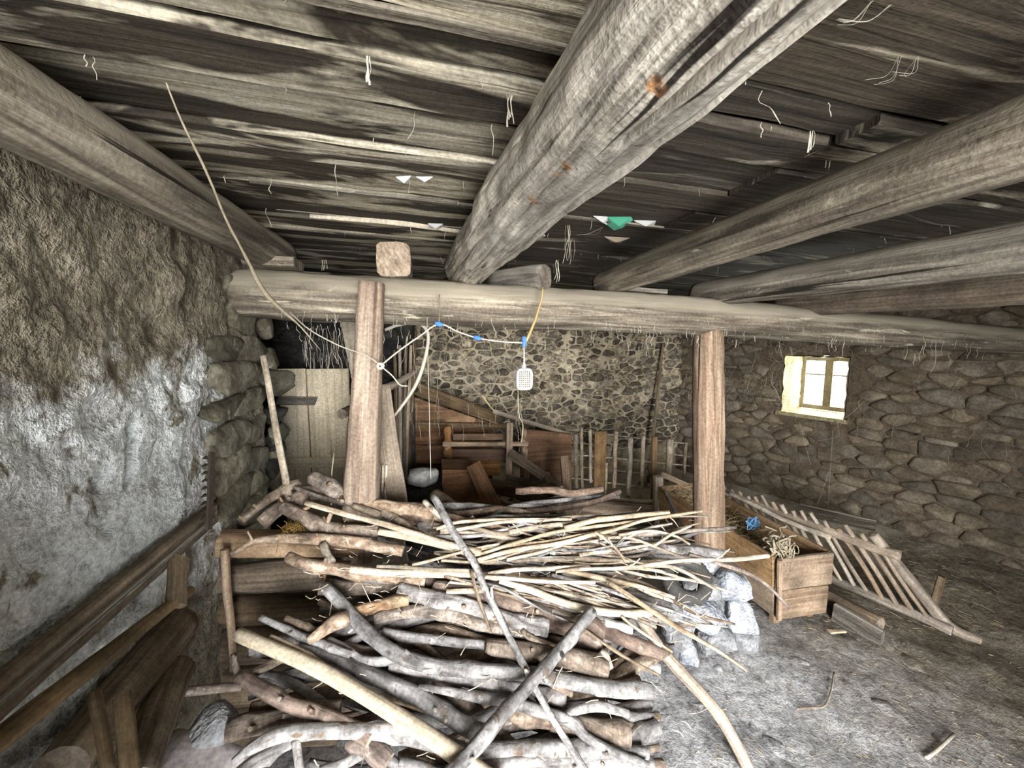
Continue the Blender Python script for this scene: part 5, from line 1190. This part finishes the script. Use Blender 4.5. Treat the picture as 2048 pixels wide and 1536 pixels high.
# twigs and bark crumbs caught between the branches
parts = []
for i in range(260):
    p = atP(rnd.uniform(620, 1420), rnd.choice((rnd.uniform(1035, 1260), rnd.uniform(1035, 1260), rnd.uniform(1035, 1530))), rnd.uniform(0.05, 0.10))
    a = rnd.gauss(0, 0.8); l = rnd.uniform(0.006, 0.028); d = V(math.cos(a), math.sin(a), rnd.gauss(0, 0.4)) * l
    parts.append(tube_data([p - d, p + V(0, 0, rnd.gauss(0, .004)), p + d], rnd.uniform(0.0008, 0.002), seg=4, step=1, cap=False))
vs, fs, uv, mi, sm = merge(parts); o = mk('twig_litter', vs, fs, [M['stick'], M['stick']], None, uv); tag(o, 'tiny twigs and bark crumbs caught all over the branch pile', 'twigs', kind='stuff')
parts = []
c = atP(585, 1058, 0.07)
for i in range(160):
    r = random.Random(i); p = c + V(r.gauss(0, .016), r.gauss(0, .014), r.gauss(0, .008)); d = V(r.gauss(0, .01), r.gauss(0, .01), r.gauss(0.004, .01))
    parts.append(tube_data([p, p + d * 0.6, p + d + V(0, 0, -.003)], 0.0012, seg=3, step=1, cap=False))
vs, fs, uv, mi, sm = merge(parts); o = mk('moss_tuft', vs, fs, [M['moss'], M['moss']], None, uv); tag(o, 'tuft of golden brown moss on the lichen-covered log', 'moss', kind='stuff')
# tyre between pile and pedestal
c = atY(1372, 1156, 1.52); ax = V(-0.15, -0.62, 0.77).normalized(); u = ax.orthogonal().normalized(); w = ax.cross(u)
R0, r0 = px2m(c, 36), px2m(c, 13); vs, fs = [], []
NT_, NS_ = 64, 12
for i in range(NT_):
    a = 2 * math.pi * i / NT_; rd = u * math.cos(a) + w * math.sin(a)
    for j in range(NS_):
        b = 2 * math.pi * j / NS_; k = 1 + (0.10 if i % 2 and abs(b) < 1.4 or (i % 2 and b > 4.9) else 0)
        vs.append(c + rd * (R0 + r0 * k * math.cos(b)) + ax * (r0 * k * 1.1 * math.sin(b)))
for i in range(NT_):
    for j in range(NS_):
        fs.append((i * NS_ + j, ((i + 1) % NT_) * NS_ + j, ((i + 1) % NT_) * NS_ + (j + 1) % NS_, i * NS_ + (j + 1) % NS_))
o = mk('tyre', vs, fs, M['rubber']); tag(o, 'small dark ribbed tyre resting between the sticks and the pedestal', 'tyre')
# ---------------------------------------------------------------- rope, wires and the hanging things
def droop(name, pts, r, mat, label, cat, parent=None, seg=6, **k):
    o = tube(name, [atY(*p) for p in pts], r, mat, parent, seg=seg, maxn=90, step=0.02, **k)
    if label: tag(o, label, cat)
    return o
o = droop('dusty_string', [(333, 165, 0.80), (368, 250, 0.86), (412, 345, 0.95), (455, 445, 1.08), (490, 512, 1.2), (532, 590, 1.36), (600, 652, 1.52), (640, 700, 1.58)], [0.0012, 0.0018, 0.0026, 0.003, 0.004, 0.007, 0.003, 0.0012], M['rope'], 'long dusty string hanging diagonally from the ceiling past the wall pier', 'string', amp=0.5, wob=0.003)
ins = atY(761, 732, 1.50)
o = droop('wire', [(580, 625, 1.62), (620, 660, 1.60), (680, 692, 1.56), (730, 710, 1.52), (761, 730, 1.50)], 0.0024, M['wire'], 'pale wire sagging from the left to the porcelain insulator', 'wire')
o = droop('wire', [(763, 730, 1.50), (800, 700, 1.50), (840, 672, 1.50), (878, 648, 1.50), (915, 663, 1.50), (955, 676, 1.50), (1000, 683, 1.50), (1048, 686, 1.50)], 0.0030, M['wire'], 'white wire with blue tape joints strung below the cross beam', 'wire')
for (px, py) in ((878, 648), (955, 676), (1048, 684)):
    p = atY(px, py, 1.50)
    tube('tape_joint', [p + V(-0.014, 0, 0.004), p, p + V(0.014, 0, -0.004)] if px < 1000 else [p + V(0, 0, 0.022), p + V(0.002, 0, 0), p + V(-0.003, 0, -0.02)], [0.007, 0.010, 0.007], M['tape_blue'], o, seg=10, amp=0.4, step=0.005)
droop('wire_end', [(765, 735, 1.50), (785, 752, 1.50), (800, 770, 1.51), (815, 772, 1.52)], 0.0025, M['wire'], 'loose curl of wire hanging below the insulator', 'wire')
it = thing('insulator', ins, 'small round porcelain insulator nailed to the squared post', 'insulator')
for k, (r, y0, y1) in enumerate(((0.013, -0.012, 0.0), (0.008, 0.0, 0.014), (0.013, 0.014, 0.026))):
    tube('disc', [ins + V(0, y0, 0), ins + V(0, y1, 0)], r, M['porcelain'], it, seg=20, amp=0.0, step=0.01)
tube('nail', [ins + V(0, -0.016, 0), ins + V(0, 0.1, 0)], 0.004, M['rust'], it, seg=8, amp=0)
o = droop('cord', [(1086, 574, 1.66), (1082, 600, 1.63), (1072, 635, 1.58), (1060, 665, 1.53), (1052, 682, 1.50)], [0.003, 0.004, 0.005, 0.006, 0.006], M['cord_orange'], 'orange cord tying the taped wire up to the cross beam', 'cord')
o = droop('hanging_string', [(879, 590, 1.66), (879, 615, 1.6), (878, 645, 1.50)], 0.0025, M['rope'], 'short string tying the wire joint to the cross beam', 'string')
# white perforated plastic cage hanging on the wire
hc = atY(1048, 758, 1.50); k = px2m(hc, 1)
cage = thing('plastic_cage', hc - V(0, 0, 20 * k), 'white perforated plastic cage hanging from the blue taped joint', 'plastic cage')
vs, fs = [], []
W_, H_, D_ = 15 * k, 20 * k, 5 * k
def ring(t): # rounded rectangle outline
    a = 2 * math.pi * t; c_, s_ = math.cos(a), math.sin(a); e_ = 0.45
    return (math.copysign(abs(c_) ** e_, c_), math.copysign(abs(s_) ** e_, s_))
loops = []
for (sc, dz) in ((1.0, -1), (1.0, 1)):
    pts = [V(hc.x + ring(i / 32)[0] * W_ * sc, hc.y + dz * D_, hc.z + ring(i / 32)[1] * H_ * sc) for i in range(33)]
    tube('rim', pts, 2.2 * k, M['plastic_white'], cage, seg=6, amp=0, maxn=64, cap=False)
import_parts = []
for side in (-1, 1):
    for gx in range(-3, 4):
        q = hc + V(gx * W_ / 3.8, side * D_, 0); import_parts.append(tube_data([q - V(0, 0, H_ * 0.95), q, q + V(0, 0, H_ * 0.95)], 1.1 * k, seg=4, amp=0.3, step=0.01))
    for gz in range(-4, 5):
        q = hc + V(0, side * D_, gz * H_ / 4.8); import_parts.append(tube_data([q - V(W_ * .95, 0, 0), q, q + V(W_ * .95, 0, 0)], 1.1 * k, seg=4, amp=0.3, step=0.01))
vs, fs, uv, mi, sm = merge(import_parts); mk('mesh_face', vs, fs, [M['plastic_white'], M['plastic_white']], cage, uv)
tube('core', [hc - V(0, 0, H_ * 0.85), hc, hc + V(0, 0, H_ * 0.6)], [W_ * 0.7, W_ * 0.8, W_ * 0.7], M['tan_paper'], cage, fl=0.25, seg=14, ref=(1, 0, 0))
tube('hook', [hc + V(0, 0, H_), hc + V(0, 0, H_ + 14 * k), atY(1048, 690, 1.50)], [3.5 * k, 1.6 * k, 1.3 * k], M['plastic_white'], cage, seg=8, amp=0)
for s in (-1, 1): tube('hook_arm', [hc + V(s * 4 * k, 0, H_), hc + V(0, 0, H_ + 14 * k)], 1.3 * k, M['plastic_white'], cage, seg=6, amp=0)
droop('dusty_thread', [(1036, 780, 1.50), (1038, 830, 1.50), (1046, 850, 1.50), (1043, 885, 1.50)], 0.0015, M['rope'], 'dusty thread hanging below the plastic cage', 'thread')
droop('dusty_thread', [(854, 634, 1.71), (856, 720, 1.7), (858, 800, 1.7), (860, 880, 1.7), (862, 958, 1.7)], 0.0016, M['web'], 'long vertical dusty thread before the brown partition', 'thread', amp=0.6)
droop('dusty_string', [(668, 905, 1.75), (664, 940, 1.7), (663, 975, 1.66), (662, 1010, 1.6)], 0.003, M['rope'], 'short grey string hanging before the board door', 'string', wob=0.006)

# scraps of paper and plastic stuck in the ceiling seams
def scrap(name, pxs, mat, label, cat, dz=-0.012):
    P = [atZ(a, b, ceil_z(0.5) + dz + (0.0 if i == 0 else 0.006 * nz(i * 3.1, a))) for i, (a, b) in enumerate(pxs)]
    n = len(P); cen = sum(P, Vector()) / n - V(0, 0, 0.012)
    vs = P + [cen] + [p + V(0, 0, 0.0012) for p in P] + [cen + V(0, 0, 0.0012)]
    fs = [(i, (i + 1) % n, n) for i in range(n)] + [((i + 1) % n + n + 1, i + n + 1, 2 * n + 1) for i in range(n)]
    o = mk(name, vs, fs, mat, None, None, None, False); tag(o, label, cat); return o
scrap('plastic_scrap', [(1215, 434), (1262, 434), (1266, 440), (1245, 456), (1228, 461), (1214, 450)], M['green_bag'], 'green scrap of plastic bag hanging from a ceiling seam', 'scrap')
scrap('plastic_scrap', [(1186, 432), (1216, 434), (1214, 450)], M['white_paper'], 'white corner of plastic bag beside the green scrap', 'scrap')
scrap('paper_scrap', [(1268, 441), (1312, 442), (1308, 452), (1275, 449)], M['white_paper'], 'torn white paper strip right of the green scrap', 'scrap')
scrap('paper_scrap', [(1208, 473), (1260, 476), (1240, 485), (1222, 484)], M['tan_paper'], 'tan paper scrap in the seam below the green scrap', 'scrap')
scrap('paper_scrap', [(791, 354), (822, 352), (818, 362), (802, 364)], M['white_paper'], 'crumpled white paper scrap in a ceiling seam left of the split beam', 'scrap')
scrap('paper_scrap', [(832, 354), (866, 354), (850, 358)], M['white_paper'], 'thin white paper sliver beside the crumpled ceiling scrap', 'scrap')
scrap('paper_scrap', [(856, 447), (886, 448), (884, 455), (858, 455)], M['white_paper'], 'white label-like scrap on the ceiling batten near the split beam', 'scrap')
p = atY(1105, 470, 1.3)
o = tube('loose_batten', [atZ(620, 432, ceil_z(-.3) - .015), atZ(800, 446, ceil_z(-.1) - .015), atZ(938, 462, ceil_z(.1) - .012)], [0.008, 0.012, 0.016], M['pale_pole'], seg=8, fl=0.5); tag(o, 'pale loose batten hanging under the ceiling next to the split beam', 'batten')

# ---------------------------------------------------------------- cobwebs
def strand(p, L, r, n=4, sway=0.3):
    q = [p]
    for i in range(n): q.append(q[-1] + V(rnd.gauss(0, sway * L / n), rnd.gauss(0, sway * L / n), -L / n))
    return tube_data(q, [r * rnd.uniform(0.5, 1.8) for _ in range(n + 1)], seg=4, step=0.008, amp=0.8, cap=False, seed=rnd.random() * 50, maxn=14)
parts = []
for i in range(420):
    y = rnd.choice(ys) + rnd.gauss(0, 0.015); x = rnd.uniform(-0.7, 2.4)
    if not 0.15 < y < 2.6: continue
    d = math.hypot(x, y); L = rnd.expovariate(1 / 0.03) + 0.006
    kd = min(1.0, d / 1.3); parts.append(strand(V(x, y + 0.017 * x, ceil_z(x) + 0.002), min(L, 0.10) * kd, rnd.uniform(0.0005, 0.0012) * kd))
vs, fs, uv, mi, sm = merge(parts); o = mk('cobweb', vs, fs, [M['web'], M['web']], None, uv); tag(o, 'dusty cobweb threads hanging from the ceiling seams', 'cobweb', kind='stuff')
parts = []
for (px, py, y, L, r) in ((732, 112, .62, .05, .0022), (1022, 190, .8, .06, .0025), (1115, 520, 1.55, .10, .002), (1135, 450, 1.5, .16, .0018), (1625, 262, .72, .05, .003), (1660, 300, .85, .05, .002), (1420, 370, 1.2, .05, .002), (1145, 480, 1.6, .10, .0015), (650, 520, 1.7, .06, .002)):
    for k in range(4): parts.append(strand(atY(px + rnd.gauss(0, 4), py, y), L * rnd.uniform(.5, 1), r * rnd.uniform(.2, .6), 4, .14))
for (a, b, y) in (((1205, 455), (1160, 470), 1.5), ((1560, 70), (1510, 120), .5), ((1745, 0), (1680, 45), .45), ((1780, 10), (1690, 42), .45), ((1800, 110), (1745, 165), .5), ((1835, 115), (1790, 150), .5)):
    P, Q = atY(*a, y), atY(*b, y)
    for k in range(3): parts.append(tube_data([P, P.lerp(Q, .5) + V(rnd.gauss(0, .01), 0, -.01), Q + V(rnd.gauss(0, .01), 0, 0)], 0.00022, seg=4, step=.006, amp=.9, cap=False, wob=.006, seed=rnd.random() * 9))
vs, fs, uv, mi, sm = merge(parts); o = mk('cobweb', vs, fs, [M['web'], M['web']], None, uv); tag(o, 'heavier dust-clotted cobwebs around the ceiling beams', 'cobweb', kind='stuff')
# webs on the cross beam
parts = []
for i in range(240):
    px = rnd.uniform(560, 2000); p = atY(px, 640 + (px - 560) * 0.035 + rnd.gauss(0, 14), CY - 0.095)
    parts.append(strand(p, rnd.expovariate(1 / 0.035) + .006, rnd.uniform(0.0004, 0.0011)))
vs, fs, uv, mi, sm = merge(parts); o = mk('cobweb', vs, fs, [M['web'], M['web']], None, uv); tag(o, 'fine cobweb threads clinging under the cross beam', 'cobweb', kind='stuff')
# webs round the window and between post and window
def rw(u, n, z): return rframe(V(u, n, z))
parts = []
for i in range(190):
    u = rnd.uniform(WU1 - 0.02, WU1 + 1.15); z = rnd.uniform(WZ0 + 0.06, 1.74); n = rnd.uniform(0.03, 0.10)
    if rnd.random() < 0.55: parts.append(strand(rw(u, n, z), rnd.uniform(.05, .30), rnd.uniform(0.0005, 0.0013), 5, .45))
    else:
        q = rw(u, n, z); a = q + RD * rnd.gauss(0, .14) + V(0, 0, rnd.gauss(0, .10)); parts.append(tube_data([q, q.lerp(a, .5) - V(0, 0, .02), a], rnd.uniform(.0005, .0011), seg=4, step=.012, amp=.9, cap=False))
vs, fs, uv, mi, sm = merge(parts); o = mk('cobweb', vs, fs, [M['web'], M['web']], None, uv); tag(o, 'thick veil of cobwebs on the wall between round post and window', 'cobweb', kind='stuff')
parts = []
for i in range(110):
    e_ = rnd.random()
    if e_ < 0.5: q = rw(rnd.uniform(WU0 - .02, WU1 + .02), rnd.uniform(-RT + .08, .05), rnd.choice((WZ0 + .02, WZ1 - .02))); d = RD * rnd.gauss(0, .09) + V(0, 0, rnd.gauss(0, .05))
    else: q = rw(rnd.choice((WU0 - .01, WU1)), rnd.uniform(-RT + .1, .05), rnd.uniform(WZ0, WZ1)); d = RD * rnd.gauss(0, .06) + V(0, 0, rnd.gauss(0, .08)) + RN * rnd.uniform(0, .05)
    parts.append(tube_data([q, q + d * .5 + V(0, 0, -.012), q + d], rnd.uniform(.0004, .0011), seg=4, step=.012, amp=.9, cap=False))
for i in range(40):
    u = rnd.uniform(WU0 - 1.0, WU1); z = rnd.uniform(WZ0 - .15, 1.72)
    parts.append(strand(rw(u, rnd.uniform(.03, .07), z), rnd.uniform(.05, .22), rnd.uniform(.0004, .001), 5, .35))
for (a, b) in (((1605, 842), (1632, 925)), ((1640, 880), (1690, 870)), ((1672, 860), (1665, 1030)), ((1668, 930), (1640, 1020)), ((1690, 840), (1740, 800)), ((1680, 832), (1690, 870)), ((1500, 935), (1470, 970))):
    ua, za = r_uz(*a); ub, zb_ = r_uz(*b); P, Q = rw(ua, .06, za), rw(ub, .10, zb_)
    parts.append(tube_data([P, P.lerp(Q, .5) + V(0, 0, -.006), Q], rnd.uniform(.0008, .0016), seg=4, step=.012, amp=.8, cap=False))
vs, fs, uv, mi, sm = merge(parts); o = mk('cobweb', vs, fs, [M['web'], M['web']], None, uv); tag(o, 'bright cobwebs hung around the little window', 'cobweb', kind='stuff')
# dust webs before the soot wall and partition
parts = []
for i in range(120):
    if i % 2: p = atY(rnd.uniform(600, 760), rnd.uniform(650, 720), 2.2)
    else: p = atY(rnd.uniform(800, 1060), rnd.uniform(700, 860), 2.6)
    parts.append(strand(p, rnd.uniform(.02, .22), rnd.uniform(.0004, .0011), 5, .15))
vs, fs, uv, mi, sm = merge(parts); o = mk('cobweb', vs, fs, [M['web'], M['web']], None, uv); tag(o, 'thin hanging dust threads before the sooty wall and brown partition', 'cobweb', kind='stuff')
